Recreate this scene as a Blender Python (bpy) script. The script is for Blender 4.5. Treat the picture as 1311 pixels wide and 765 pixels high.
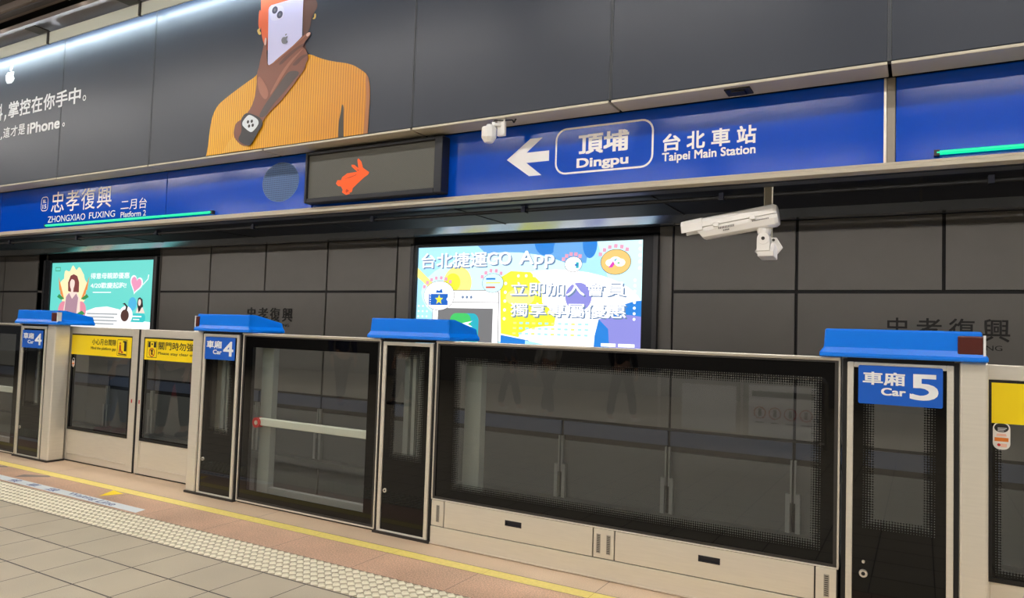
import bpy, bmesh, math, random
from mathutils import Vector, Matrix
for o in list(bpy.data.objects): bpy.data.objects.remove(o)
SC = bpy.context.scene
COL = SC.collection

# ------------------------------------------------------------------ camera, world, exposure
cam_d = bpy.data.cameras.new('camera'); cam = bpy.data.objects.new('camera', cam_d); COL.objects.link(cam)
cam_d.sensor_width = 36; cam_d.lens = 924.27 / 1311 * 36; cam_d.clip_start = 0.05; cam_d.clip_end = 200
r0 = Vector((0.86963, 0.49262, 0.03257)); r1 = Vector((0.00510, 0.05699, -0.99836)); r2 = Vector((-0.49367, 0.86837, 0.04705))
mw = Matrix((r0, -r1, -r2)).transposed().to_4x4(); mw.translation = (0, 0, 1.45)
cam.matrix_world = mw
SC.camera = cam
SC.view_settings.view_transform = 'Standard'; SC.view_settings.look = 'None'
SC.view_settings.gamma = 1; SC.view_settings.use_curve_mapping = False
SC.view_settings.exposure = 0.0
w = bpy.data.worlds.new('station_air'); SC.world = w; w.use_nodes = True
bg = w.node_tree.nodes['Background']; bg.inputs[0].default_value = (0.96, 0.98, 1.0, 1); bg.inputs[1].default_value = 0.12
CEILING_LAMP = 34.0      # emission of the platform ceiling lamps
STRIP_LAMP = 34.0        # lamp over the billboard
ADDED_TRACK_LAMP = 78.0         # unseen lamps added over the track to light the far wall
AD_GLOW = 1.0

# ------------------------------------------------------------------ materials
def lin(c):
    return tuple((v/12.92 if v <= .04045 else ((v+.055)/1.055)**2.4) for v in c)
def rgb(r, g, b): return lin((r/255, g/255, b/255)) + (1,)
MATS = {}
def mat(name, col, rough=.5, metal=0., noise=0., nscale=20., emit=0., bump=0., bscale=60., coat=0., spec=.5, stretch=None):
    if name in MATS: return MATS[name]
    m = bpy.data.materials.new(name); m.use_nodes = True; N = m.node_tree.nodes; L = m.node_tree.links
    p = N['Principled BSDF']
    c = rgb(*col)
    p.inputs['Base Color'].default_value = c; p.inputs['Roughness'].default_value = rough
    p.inputs['Metallic'].default_value = metal; p.inputs['Coat Weight'].default_value = coat
    p.inputs['Coat Roughness'].default_value = .06
    p.inputs['Specular IOR Level'].default_value = spec
    if emit:
        p.inputs['Emission Color'].default_value = c; p.inputs['Emission Strength'].default_value = emit
        p.inputs['Base Color'].default_value = (0, 0, 0, 1)
    if noise or bump:
        tc = N.new('ShaderNodeTexCoord'); mp = N.new('ShaderNodeMapping'); L.new(tc.outputs['Object'], mp.inputs[0])
        if stretch: mp.inputs['Scale'].default_value = stretch
    if noise:
        n = N.new('ShaderNodeTexNoise'); n.inputs['Scale'].default_value = nscale; n.inputs['Detail'].default_value = 4
        L.new(mp.outputs[0], n.inputs['Vector'])
        mx = N.new('ShaderNodeMix'); mx.data_type = 'RGBA'; mx.blend_type = 'MIX'
        mx.inputs[6].default_value = tuple(v*(1-noise) for v in c[:3]) + (1,)
        mx.inputs[7].default_value = tuple(min(1, v*(1+noise)) for v in c[:3]) + (1,)
        L.new(n.outputs['Fac'], mx.inputs[0]); L.new(mx.outputs[2], p.inputs['Base Color'])
    if bump:
        n2 = N.new('ShaderNodeTexNoise'); n2.inputs['Scale'].default_value = bscale
        L.new(mp.outputs[0], n2.inputs['Vector'])
        b = N.new('ShaderNodeBump'); b.inputs['Strength'].default_value = bump; b.inputs['Distance'].default_value = .02
        L.new(n2.outputs['Fac'], b.inputs['Height']); L.new(b.outputs[0], p.inputs['Normal'])
    MATS[name] = m; return m

def glass_mat(name, tint, refl=.065):
    m = bpy.data.materials.new(name); m.use_nodes = True; N = m.node_tree.nodes; L = m.node_tree.links
    N.remove(N['Principled BSDF']); out = N['Material Output']
    t = N.new('ShaderNodeBsdfTransparent'); t.inputs[0].default_value = tint + (1,)
    g = N.new('ShaderNodeBsdfGlossy'); g.inputs['Roughness'].default_value = .015; g.inputs[0].default_value = (1, 1, 1, 1)
    lw = N.new('ShaderNodeLayerWeight'); lw.inputs[0].default_value = .5
    pw = N.new('ShaderNodeMath'); pw.operation = 'POWER'; pw.inputs[1].default_value = 5; L.new(lw.outputs['Facing'], pw.inputs[0])
    ma = N.new('ShaderNodeMath'); ma.operation = 'MULTIPLY_ADD'; ma.inputs[1].default_value = 1 - refl; ma.inputs[2].default_value = refl
    L.new(pw.outputs[0], ma.inputs[0])
    ge = N.new('ShaderNodeNewGeometry'); inv = N.new('ShaderNodeMath'); inv.operation = 'SUBTRACT'; inv.inputs[0].default_value = 1; L.new(ge.outputs['Backfacing'], inv.inputs[1])
    mu = N.new('ShaderNodeMath'); mu.operation = 'MULTIPLY'; L.new(ma.outputs[0], mu.inputs[0]); L.new(inv.outputs[0], mu.inputs[1])
    mx = N.new('ShaderNodeMixShader'); L.new(mu.outputs[0], mx.inputs[0]); L.new(t.outputs[0], mx.inputs[1]); L.new(g.outputs[0], mx.inputs[2])
    L.new(mx.outputs[0], out.inputs[0]); return m

def dots_mat(name):
    """black ceramic print with clear round holes that grow towards the clear pane (attribute 'edge')"""
    m = bpy.data.materials.new(name); m.use_nodes = True; N = m.node_tree.nodes; L = m.node_tree.links
    p = N['Principled BSDF']; p.inputs['Base Color'].default_value = (.002, .002, .0024, 1); p.inputs['Roughness'].default_value = .02; p.inputs['Specular IOR Level'].default_value = .36
    tc = N.new('ShaderNodeTexCoord'); sp = N.new('ShaderNodeSeparateXYZ'); L.new(tc.outputs['Object'], sp.inputs[0])
    def cell(sock):
        a = N.new('ShaderNodeMath'); a.operation = 'MULTIPLY'; a.inputs[1].default_value = 1/.0125; L.new(sock, a.inputs[0])
        b = N.new('ShaderNodeMath'); b.operation = 'FRACT'; L.new(a.outputs[0], b.inputs[0])
        c = N.new('ShaderNodeMath'); c.operation = 'SUBTRACT'; c.inputs[1].default_value = .5; L.new(b.outputs[0], c.inputs[0])
        d = N.new('ShaderNodeMath'); d.operation = 'POWER'; d.inputs[1].default_value = 2; L.new(c.outputs[0], d.inputs[0]); return d
    x = cell(sp.outputs['X']); z = cell(sp.outputs['Z'])
    s = N.new('ShaderNodeMath'); s.operation = 'ADD'; L.new(x.outputs[0], s.inputs[0]); L.new(z.outputs[0], s.inputs[1])
    q = N.new('ShaderNodeMath'); q.operation = 'SQRT'; L.new(s.outputs[0], q.inputs[0])
    at = N.new('ShaderNodeAttribute'); at.attribute_name = 'edge'
    r = N.new('ShaderNodeMath'); r.operation = 'MULTIPLY_ADD'; r.inputs[1].default_value = .40; r.inputs[2].default_value = .14; L.new(at.outputs['Fac'], r.inputs[0])
    gt = N.new('ShaderNodeMath'); gt.operation = 'GREATER_THAN'; L.new(q.outputs[0], gt.inputs[0]); L.new(r.outputs[0], gt.inputs[1])
    tr = N.new('ShaderNodeBsdfTransparent'); mx = N.new('ShaderNodeMixShader')
    L.new(gt.outputs[0], mx.inputs[0]); L.new(tr.outputs[0], mx.inputs[1]); L.new(p.outputs[0], mx.inputs[2])
    L.new(mx.outputs[0], N['Material Output'].inputs[0]); return m

def tile_mat(name, col, grout, xp, x0, ylines, gw=.009, noise=.10, nscale=240., rough=.45):
    """paving: joints every xp along X (phase x0) and at the listed Y lines"""
    m = bpy.data.materials.new(name); m.use_nodes = True; N = m.node_tree.nodes; L = m.node_tree.links
    p = N['Principled BSDF']; p.inputs['Roughness'].default_value = rough
    tc = N.new('ShaderNodeTexCoord'); sp = N.new('ShaderNodeSeparateXYZ'); L.new(tc.outputs['Object'], sp.inputs[0])
    def M(op, a, b=None):
        n = N.new('ShaderNodeMath'); n.operation = op
        for i, v in enumerate((a, b)):
            if v is None: continue
            if isinstance(v, (int, float)): n.inputs[i].default_value = v
            else: L.new(v, n.inputs[i])
        return n.outputs[0]
    t = M('FRACT', M('MULTIPLY', M('ADD', sp.outputs['X'], -x0), 1/xp))
    fac = M('LESS_THAN', M('ABSOLUTE', M('SUBTRACT', t, .5)), 2)
    fac = M('GREATER_THAN', M('ABSOLUTE', M('SUBTRACT', t, .5)), .5 - gw*.4/xp)
    for yl in ylines:
        if isinstance(yl, tuple):
            y0, yp, ymax = yl
            ty = M('FRACT', M('MULTIPLY', M('ADD', sp.outputs['Y'], -y0), 1/yp))
            g = M('GREATER_THAN', M('ABSOLUTE', M('SUBTRACT', ty, .5)), .5 - gw*.55/yp)
            g = M('MULTIPLY', g, M('LESS_THAN', sp.outputs['Y'], ymax))
        else:
            g = M('LESS_THAN', M('ABSOLUTE', M('SUBTRACT', sp.outputs['Y'], yl)), gw*.55)
        fac = M('MAXIMUM', fac, g)
    n = N.new('ShaderNodeTexNoise'); n.inputs['Scale'].default_value = nscale; n.inputs['Detail'].default_value = 3; L.new(tc.outputs['Object'], n.inputs['Vector'])
    n2 = N.new('ShaderNodeTexNoise'); n2.inputs['Scale'].default_value = 2.2; L.new(tc.outputs['Object'], n2.inputs['Vector'])
    s = M('ADD', M('MULTIPLY', n.outputs['Fac'], .7), M('MULTIPLY', n2.outputs['Fac'], .3))
    cr = N.new('ShaderNodeValToRGB'); c = rgb(*col)
    cr.color_ramp.elements[0].position = .3; cr.color_ramp.elements[1].position = .7
    cr.color_ramp.elements[0].color = tuple(v*(1-2.2*noise) for v in c[:3]) + (1,); cr.color_ramp.elements[1].color = tuple(min(1, v*(1+2.2*noise)) for v in c[:3]) + (1,)
    L.new(s, cr.inputs[0])
    mx = N.new('ShaderNodeMix'); mx.data_type = 'RGBA'; mx.inputs[7].default_value = rgb(*grout)
    L.new(fac, mx.inputs[0]); L.new(cr.outputs[0], mx.inputs[6]); L.new(mx.outputs[2], p.inputs['Base Color'])
    return m

def rib_mat(name, c0, c1, scale):
    m = bpy.data.materials.new(name); m.use_nodes = True; N = m.node_tree.nodes; L = m.node_tree.links
    p = N['Principled BSDF']; p.inputs['Roughness'].default_value = .4
    tc = N.new('ShaderNodeTexCoord'); wv = N.new('ShaderNodeTexWave'); wv.bands_direction = 'X'
    wv.inputs['Scale'].default_value = scale; wv.inputs['Distortion'].default_value = 1.2; wv.inputs['Detail'].default_value = 2; wv.inputs['Detail Scale'].default_value = .6
    L.new(tc.outputs['Object'], wv.inputs['Vector'])
    cr = N.new('ShaderNodeValToRGB'); cr.color_ramp.elements[0].color = rgb(*c0); cr.color_ramp.elements[1].color = rgb(*c1)
    cr.color_ramp.elements[0].position = .0; cr.color_ramp.elements[1].position = .45
    L.new(wv.outputs['Fac'], cr.inputs[0])
    # the printed garment turns from golden yellow at its left to a browner orange at its right
    sx = N.new('ShaderNodeSeparateXYZ'); L.new(tc.outputs['Object'], sx.inputs[0])
    mr = N.new('ShaderNodeMapRange'); mr.inputs[1].default_value = -.7; mr.inputs[2].default_value = 1.1; L.new(sx.outputs['X'], mr.inputs[0])
    nz = N.new('ShaderNodeTexNoise'); nz.inputs['Scale'].default_value = 2.5; L.new(tc.outputs['Object'], nz.inputs['Vector'])
    ad = N.new('ShaderNodeMath'); ad.operation = 'MULTIPLY_ADD'; ad.inputs[1].default_value = .5; L.new(nz.outputs['Fac'], ad.inputs[0])
    sb = N.new('ShaderNodeMath'); sb.operation = 'SUBTRACT'; sb.inputs[1].default_value = .25; L.new(mr.outputs[0], sb.inputs[0]); L.new(sb.outputs[0], ad.inputs[2])
    c2 = N.new('ShaderNodeValToRGB'); c2.color_ramp.elements[0].color = (1.08, 1.12, .8, 1); c2.color_ramp.elements[1].color = (.86, .70, .9, 1); L.new(ad.outputs[0], c2.inputs[0])
    ml = N.new('ShaderNodeMix'); ml.data_type = 'RGBA'; ml.blend_type = 'MULTIPLY'; ml.inputs[0].default_value = 1
    L.new(cr.outputs[0], ml.inputs[6]); L.new(c2.outputs[0], ml.inputs[7]); L.new(ml.outputs[2], p.inputs['Base Color']); MATS[name] = m; return m

STEEL = mat('brushed_steel', (229, 224, 211), .42, .55, .07, 6, stretch=(1, 1, 14))
STEELB = mat('bright_steel', (235, 230, 220), .3, .8)
DSTEEL = mat('dark_steel', (70, 68, 66), .45, .6, .1, 10)
BLACK = mat('black_rubber', (14, 14, 15), .6)
BLACKG = mat('black_ceramic_print', (4, 4, 5), .02, spec=.36)
GREYM = mat('grey_metal', (150, 152, 150), .45, .3)
COVER = mat('blue_cover_paint', (0, 124, 246), .3, 0, .03, 3, spec=.4)
LAMPB = mat('brown_lamp_lens', (84, 34, 28), .3)
WHITE = mat('white_print', (238, 240, 242), .5)
SIGNB = mat('blue_sign_print', (8, 92, 200), .4)
BLUEP = mat('blue_fascia_gloss', (0, 76, 200), .13, 0, 0, 1, bump=.06, bscale=2.2, spec=.35)
LETTER = mat('white_lettering', (252, 252, 254), .45)
BEIGE = mat('beige_painted_metal', (196, 188, 170), .45, .2, .06, 5)
NAVY = mat('dark_navy_metal', (20, 26, 44), .65, .2)
NAVY2 = mat('blue_grey_metal', (74, 80, 92), .35, .6)
BOARD = mat('charcoal_billboard_vinyl', (46, 53, 66), .33, 0, .04, 3, spec=.38)
WALLP = mat('grey_wall_panel', (120, 117, 112), .42, .1, .06, 4)
WALLL = mat('dark_wall_panel', (92, 94, 93), .5, 0, .06, 4)
WALLB = mat('blue_grey_wall_panel', (64, 74, 94), .5)
YEL = mat('yellow_sticker', (255, 224, 0), .45)
INK = mat('black_ink', (22, 20, 16), .5)
RED = mat('red_plastic', (200, 30, 34), .4)
GLASS = glass_mat('tinted_safety_glass', (.90, .925, .91))
DOTS = dots_mat('dotted_ceramic_print')
HOUSING = mat('white_camera_housing', (242, 240, 236), .4)

# ------------------------------------------------------------------ mesh helpers
ORG = {}
class MB:
    def __init__(s): s.v = []; s.f = []; s.mi = []; s.edge = None
    def add(s, vs, fs, mi=0):
        b = len(s.v); s.v += [tuple(v) for v in vs]
        for f in fs: s.f.append([b+i for i in f]); s.mi.append(mi)
        return s
    def box(s, x0, x1, y0, y1, z0, z1, mi=0):
        vs = [(x0,y0,z0),(x1,y0,z0),(x1,y1,z0),(x0,y1,z0),(x0,y0,z1),(x1,y0,z1),(x1,y1,z1),(x0,y1,z1)]
        return s.add(vs, [(0,3,2,1),(4,5,6,7),(0,1,5,4),(1,2,6,5),(2,3,7,6),(3,0,4,7)], mi)
    def ring(s, x0, x1, z0, z1, wl, wr, wb, wt, y0, y1, mi=0):
        s.box(x0, x0+wl, y0, y1, z0, z1, mi); s.box(x1-wr, x1, y0, y1, z0, z1, mi)
        s.box(x0+wl, x1-wr, y0, y1, z0, z0+wb, mi); s.box(x0+wl, x1-wr, y0, y1, z1-wt, z1, mi); return s
    def prism_x(s, pts, x0, x1, mi=0):      # pts (y,z)
        n = len(pts); vs = [(x0,y,z) for y,z in pts] + [(x1,y,z) for y,z in pts]
        return s.add(vs, [tuple(range(n))[::-1], tuple(range(n,2*n))] + [(i,(i+1)%n,n+(i+1)%n,n+i) for i in range(n)], mi)
    def prism_y(s, pts, y0, y1, mi=0):      # pts (x,z)
        n = len(pts); vs = [(x,y0,z) for x,z in pts] + [(x,y1,z) for x,z in pts]
        return s.add(vs, [tuple(range(n)), tuple(range(n,2*n))[::-1]] + [((i+1)%n,i,n+i,n+(i+1)%n) for i in range(n)], mi)
    def cyl(s, p0, p1, r0, r1=None, n=16, mi=0):
        if r1 is None: r1 = r0
        p0 = Vector(p0); p1 = Vector(p1); d = (p1-p0).normalized()
        a = d.cross(Vector((0,0,1)));  a = a.normalized() if a.length > 1e-4 else Vector((1,0,0)); b = d.cross(a)
        vs = []
        for p, r in ((p0,r0),(p1,r1)):
            for i in range(n):
                t = 2*math.pi*i/n; vs.append(p + a*(r*math.cos(t)) + b*(r*math.sin(t)))
        return s.add(vs, [tuple(range(n))[::-1], tuple(range(n,2*n))] + [(i,(i+1)%n,n+(i+1)%n,n+i) for i in range(n)], mi)
    def tube(s, pts, r, n=8, mi=0):
        for a, b in zip(pts[:-1], pts[1:]): s.cyl(a, b, r, r, n, mi)
        return s
    def sphere(s, c, r, n=12, mi=0, sc=(1,1,1)):
        vs = [(c[0], c[1], c[2]+r*sc[2])]; rows = n//2
        for j in range(1, rows):
            ph = math.pi*j/rows
            for i in range(n):
                t = 2*math.pi*i/n; vs.append((c[0]+r*sc[0]*math.sin(ph)*math.cos(t), c[1]+r*sc[1]*math.sin(ph)*math.sin(t), c[2]+r*sc[2]*math.cos(ph)))
        vs.append((c[0], c[1], c[2]-r*sc[2])); fs = [(0,1+i,1+(i+1)%n) for i in range(n)]
        for j in range(rows-2):
            for i in range(n): fs.append((1+j*n+i, 1+(j+1)*n+i, 1+(j+1)*n+(i+1)%n, 1+j*n+(i+1)%n))
        e = len(vs)-1; fs += [(e, 1+(rows-2)*n+(i+1)%n, 1+(rows-2)*n+i) for i in range(n)]
        return s.add(vs, fs, mi)
    # flat prints on a vertical plane (x,z) at depth y, with 0.4 mm of thickness
    def flat(s, pts, y, mi=0, t=.0006): return s.prism_y(ccw(pts), y, y+t, mi)
    def disc(s, x, z, r, y, mi=0, rz=None, n=28):
        rz = rz or r; return s.flat([(x+r*math.cos(2*math.pi*i/n), z+rz*math.sin(2*math.pi*i/n)) for i in range(n)], y, mi)
    def circle(s, x, z, r, wd, y, mi=0, rz=None, n=36):
        rz = rz or r; vs = []
        for k, yy in ((0, y), (wd, y)):
            vs += [(x+(r-k)*math.cos(2*math.pi*i/n), yy, z+(rz-k)*math.sin(2*math.pi*i/n)) for i in range(n)]
        return s.add(vs, [(i, n+i, n+(i+1)%n, (i+1)%n) for i in range(n)], mi)
    def rrect(s, x0, x1, z0, z1, r, y, mi=0): return s.flat(rr(x0, x1, z0, z1, r), y, mi)
    def rrline(s, x0, x1, z0, z1, r, wd, y, mi=0):
        o = rr(x0, x1, z0, z1, r); i_ = rr(x0+wd, x1-wd, z0+wd, z1-wd, max(r-wd, .001)); n = len(o)
        vs = [(x,y,z) for x,z in o] + [(x,y,z) for x,z in i_]
        return s.add(vs, [(i, (i+1)%n, n+(i+1)%n, n+i) for i in range(n)], mi)
    def text(s, body, x0, x1, z0, z1, y, mi=0, bold=.0, ext=0.):
        vs, fs = glyphs(body, 0., ext)
        xs = [v[0] for v in vs]; zs = [v[1] for v in vs]
        a, b, c, d = min(xs)-bold, max(xs)+bold, min(zs)-bold, max(zs)+bold
        sx = (x1-x0)/(b-a); sz = (z1-z0)/(d-c)
        if bold:
            for k, (dx, dz) in enumerate(((-1,-1),(1,-1),(-1,1),(1,1))):
                s.add([(x0+(v[0]-a+dx*bold)*sx, y-.00015*(k+1)-v[2], z0+(v[1]-c+dz*bold)*sz) for v in vs], fs, mi)
        return s.add([(x0+(v[0]-a)*sx, y-v[2], z0+(v[1]-c)*sz) for v in vs], fs, mi)
    def build(s, name, mats, parent=None, bevel=0., seg=2, smooth=False):
        if not isinstance(mats, (list, tuple)): mats = [mats]
        me = bpy.data.meshes.new(name)
        org = ORG.get(parent.name, Vector((0,0,0))) if parent else Vector((0,0,0))
        me.from_pydata([(v[0]-org[0], v[1]-org[1], v[2]-org[2]) for v in s.v], [], s.f)
        for m in mats: me.materials.append(m)
        me.polygons.foreach_set('material_index', s.mi)
        bm = bmesh.new(); bm.from_mesh(me)
        ng = [f for f in bm.faces if len(f.verts) > 4]
        if ng: bmesh.ops.triangulate(bm, faces=ng)
        bm.to_mesh(me); bm.free(); me.update()
        o = bpy.data.objects.new(name, me); COL.objects.link(o)
        ORG[o.name] = org
        if parent: o.parent = parent
        if smooth:
            me.polygons.foreach_set('use_smooth', [True]*len(me.polygons))
        if bevel:
            b = o.modifiers.new('bevel', 'BEVEL'); b.width = bevel; b.segments = seg; b.limit_method = 'ANGLE'; b.angle_limit = .6
        return o
def ccw(p):
    a = sum(p[i][0]*p[(i+1)%len(p)][1]-p[(i+1)%len(p)][0]*p[i][1] for i in range(len(p)))
    return list(p) if a > 0 else list(p)[::-1]
def rr(x0, x1, z0, z1, r, n=6):
    P = []
    for cx, cz, a0 in ((x1-r,z1-r,0),(x0+r,z1-r,90),(x0+r,z0+r,180),(x1-r,z0+r,270)):
        for i in range(n+1):
            t = math.radians(a0+90*i/n); P.append((cx+r*math.cos(t), cz+r*math.sin(t)))
    return P
GC = {}
def glyphs(body, bold, ext):
    k = (body, bold, ext)
    if k in GC: return GC[k]
    c = bpy.data.curves.new('lettering', 'FONT'); c.body = body; c.offset = bold; c.extrude = ext; c.resolution_u = 4
    o = bpy.data.objects.new('lettering', c); COL.objects.link(o)
    dg = bpy.context.evaluated_depsgraph_get(); dg.update()
    e = o.evaluated_get(dg); me = e.to_mesh()
    vs = [tuple(v.co) for v in me.vertices]; fs = [tuple(p.vertices) for p in me.polygons]
    e.to_mesh_clear(); bpy.data.objects.remove(o); bpy.data.curves.remove(c)
    GC[k] = (vs, fs); return GC[k]
def thing(name, label, cat, loc, group=None):
    o = bpy.data.objects.new(name, None); COL.objects.link(o); o.location = loc; o.empty_display_size = .1
    o['label'] = label; o['category'] = cat
    if group: o['group'] = group
    ORG[o.name] = Vector(loc); return o
def tag(o, label, cat, group=None):
    o['label'] = label; o['category'] = cat
    if group: o['group'] = group
    return o
def struct(o): o['kind'] = 'structure'; return o

# ------------------------------------------------------------------ setting: floor
XL, XR = -34.0, 9.0
EDGE = 4.46
fm = tile_mat('stone_paving', (191, 179, 156), (66, 56, 52), .343, -3.010, [3.053, 2.677, (2.335, .343, 2.4)])
struct(MB().box(XL, XR, -9.5, 3.056, -.3, 0).build('floor', fm))
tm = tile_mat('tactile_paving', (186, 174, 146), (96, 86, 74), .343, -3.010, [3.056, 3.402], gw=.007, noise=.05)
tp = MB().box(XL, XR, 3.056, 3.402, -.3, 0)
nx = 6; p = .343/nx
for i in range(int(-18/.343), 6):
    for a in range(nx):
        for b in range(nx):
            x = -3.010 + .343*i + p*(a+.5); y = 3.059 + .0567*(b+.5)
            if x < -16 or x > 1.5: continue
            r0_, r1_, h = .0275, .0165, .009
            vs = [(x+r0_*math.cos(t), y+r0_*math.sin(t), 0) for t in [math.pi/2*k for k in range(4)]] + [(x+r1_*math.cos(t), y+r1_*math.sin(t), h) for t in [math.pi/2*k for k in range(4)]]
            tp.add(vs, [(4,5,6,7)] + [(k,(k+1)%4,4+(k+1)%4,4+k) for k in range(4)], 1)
struct(tp.build('trim_1', [tm, mat('tactile_bump_lit', (232, 225, 200), .5)]))  # bumps coloured paler than the paving to stand in for light on them
pm = tile_mat('pink_granite_paving', (206, 168, 140), (120, 92, 84), .690, -3.004, [3.405, 3.768], gw=.005, noise=.22, nscale=110)
struct(MB().box(XL, XR, 3.402, 3.770, -.3, 0).build('trim_2', pm))
ym = tile_mat('yellow_line_paint', (246, 222, 124), (200, 165, 80), .690, -1.60, [], gw=.004, noise=.05, nscale=40)
struct(MB().box(XL, XR, 3.770, 3.870, -.3, 0).build('trim_3', ym))
gm = tile_mat('beige_granite_paving', (206, 180, 152), (120, 100, 90), 2.76, -1.60, [3.874], gw=.006, noise=.10, nscale=160)
struct(MB().box(XL, XR, 3.870, EDGE, -.3, 0).build('trim_4', gm))
# track bay
struct(MB().box(XL, XR, EDGE-.02, EDGE, -1.3, -.3).build('trim_5', WALLL))
struct(MB().box(XL, XR, EDGE, 9.0, -1.4, -1.3).build('floor', mat('ballast_concrete', (70, 68, 64), .8, 0, .2, 8)))
for yy, nm in ((5.05, 'rail closer to the platform edge'), (6.49, 'rail closer to the far wall')):
    tag(MB().prism_x([(yy-.07,-1.3),(yy+.07,-1.3),(yy+.07,-1.28),(yy+.01,-1.26),(yy+.01,-1.18),(yy+.035,-1.16),(yy+.035,-1.14),(yy-.035,-1.14),(yy-.035,-1.16),(yy-.01,-1.18),(yy-.01,-1.26),(yy-.07,-1.28)], XL, XR).build('track_rail', DSTEEL), 'steel track ' + nm + ' behind the platform gates', 'rail', 'track rails')

# waiting line sticker and yellow triangle on the floor
s = MB(); s.add([(-9.6,3.43,.002),(-5.16,3.43,.002),(-5.19,3.53,.002),(-9.6,3.53,.002)], [(0,1,2,3)])
st = tag(s.build('floor_sticker', mat('pale_blue_sticker', (240, 246, 248), .4)), 'long pale blue waiting line sticker along the tactile paving', 'sticker')
def floor_text(body, x0, x1, y0, y1, m, parent, name):
    vs, fs = glyphs(body, .01, 0.); xs = [v[0] for v in vs]; ys = [v[1] for v in vs]
    a, b, c, d = min(xs), max(xs), min(ys), max(ys)
    MB().add([(x0+(v[0]-a)/(b-a)*(x1-x0), y0+(v[1]-c)/(d-c)*(y1-y0), .003) for v in vs], fs).build(name, m, parent)
bt = mat('slate_blue_ink', (92, 110, 158), .5)
floor_text('Waiting', -6.15, -5.77, 3.445, 3.52, bt, st, 'lettering'); floor_text('Line', -5.72, -5.50, 3.445, 3.52, bt, st, 'lettering')
for i, ch in enumerate('候車線'):
    floor_text(ch, -7.05+.30*i, -6.91+.30*i, 3.44, 3.52, bt, st, 'lettering')
tag(MB().add([(-5.88,3.575,.002),(-5.80,3.74,.002),(-5.99,3.765,.002)], [(0,1,2)]).build('triangle_sticker', YEL), 'small yellow triangle sticker on the pink paving beside the yellow line', 'sticker')
gs = mat('worn_grey_sticker', (140, 128, 120), .6)
for x, lab in ((-7.0, 'worn grey arrow sticker on pink paving in front of the left gate leaf'), (-7.75, 'worn grey arrow sticker at the left edge of the pink paving')):
    tag(MB().add([(x-.16,3.56,.0015),(x+.10,3.74,.0015),(x+.02,3.765,.0015),(x-.20,3.66,.0015)], [(0,1,2,3)]).build('arrow_sticker', gs), lab, 'sticker')

# ------------------------------------------------------------------ setting: far wall
W = 8.50
JX = [0.193+1.404*k for k in range(-26, 6)]
wb = MB().box(XL, XR, W+.03, W+.3, -1.4, 3.4, 1)
def panel(x0, x1, z0, z1, mi=0): wb.box(x0+.017, x1-.017, W, W+.03, z0, z1, mi)
LB = [(-6.54, -2.784), (-16.347, -12.482)]
for x0, x1 in zip(JX[:-1], JX[1:]):
    a, b = x0, x1
    skip = False
    for l0, l1 in LB:
        if a >= l0-.3 and b <= l1+.3: skip = True
        elif a < l0 < b: b = l0 + .0
        elif a < l1 < b: a = l1 - .0
    if not skip:
        panel(a, b, 2.03, 2.81)
        named = (-1.3 < (x0+x1)/2 < 1.65) or (-10.95 < (x0+x1)/2 < -8.0)
        if not named: panel(a, b, .38, 1.99)
    panel(x0, x1, .17, .345, 2); panel(x0, x1, -.62, .10, 3); panel(x0, x1, -1.3, -.66, 3)
for l0, l1, q0, q1 in ((-6.54,-2.784,-6.827,-2.615),(-16.347,-12.482,-16.655,-12.443)):
    wb.box(l0, l1, W, W+.03, .38, 1.25); wb.box(q0+.017, l0, W, W+.03, .38, 2.81); wb.box(l1, q1-.01, W, W+.03, .38, 2.81)
for x0, x1 in ((-1.211, 1.597), (-11.039, -8.231)): panel(x0, x1, .38, 1.99)
wb.box(XL, XR, W-.02, W+.03, 2.83, 3.4, 4)
struct(wb.build('wall_back', [WALLP, BLACK, WALLB, WALLL, NAVY]))
for k, x in enumerate(JX):
    if x < -14 or x > 2: continue
    t = thing('panel_bracket', '', 'bracket', (x, W-.05, -.62), 'wall panel brackets')
    t['label'] = 'grey steel bracket post holding a wall panel joint behind the gate glass'
    MB().box(x-.03, x-.012, W-.05, W, -.30, .16).box(x+.012, x+.03, W-.05, W, -.30, .16).build('upright', GREYM, t)
    MB().box(x-.075, x-.03, W-.06, W, -.62, -.20).box(x+.03, x+.075, W-.06, W, -.62, -.20).build('clamp', GREYM, t)
struct(MB().box(XL, XR, W-.20, W-.002, -.72, -.62).build('trim_6', WALLL))
# station name letters on the wall
for X0, lab in ((-0.335, 'black raised station name characters on the wall behind the Car 5 post'), (-10.034, 'black raised station name characters on the wall behind the second Car 4 post')):
    t = thing('station_name_letters', lab, 'lettering', (X0, W-.012, 1.50))
    sc = 1.09
    for i, ch in enumerate('忠孝復興'):
        x = X0 + .286*i*sc/1.09
        MB().text(ch, x, x+.225, 1.515, 1.74, W-.006, 0, .008, .006).build('letter', INK, t)
    for wd, xa, xb in (('ZHONGXIAO', .05, .60), ('FUXING', .68, 1.02)): MB().text(wd, X0+xa, X0+xb, 1.43, 1.48, W-.003, 0, .0, .003).build('letter_row', INK, t)

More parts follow.
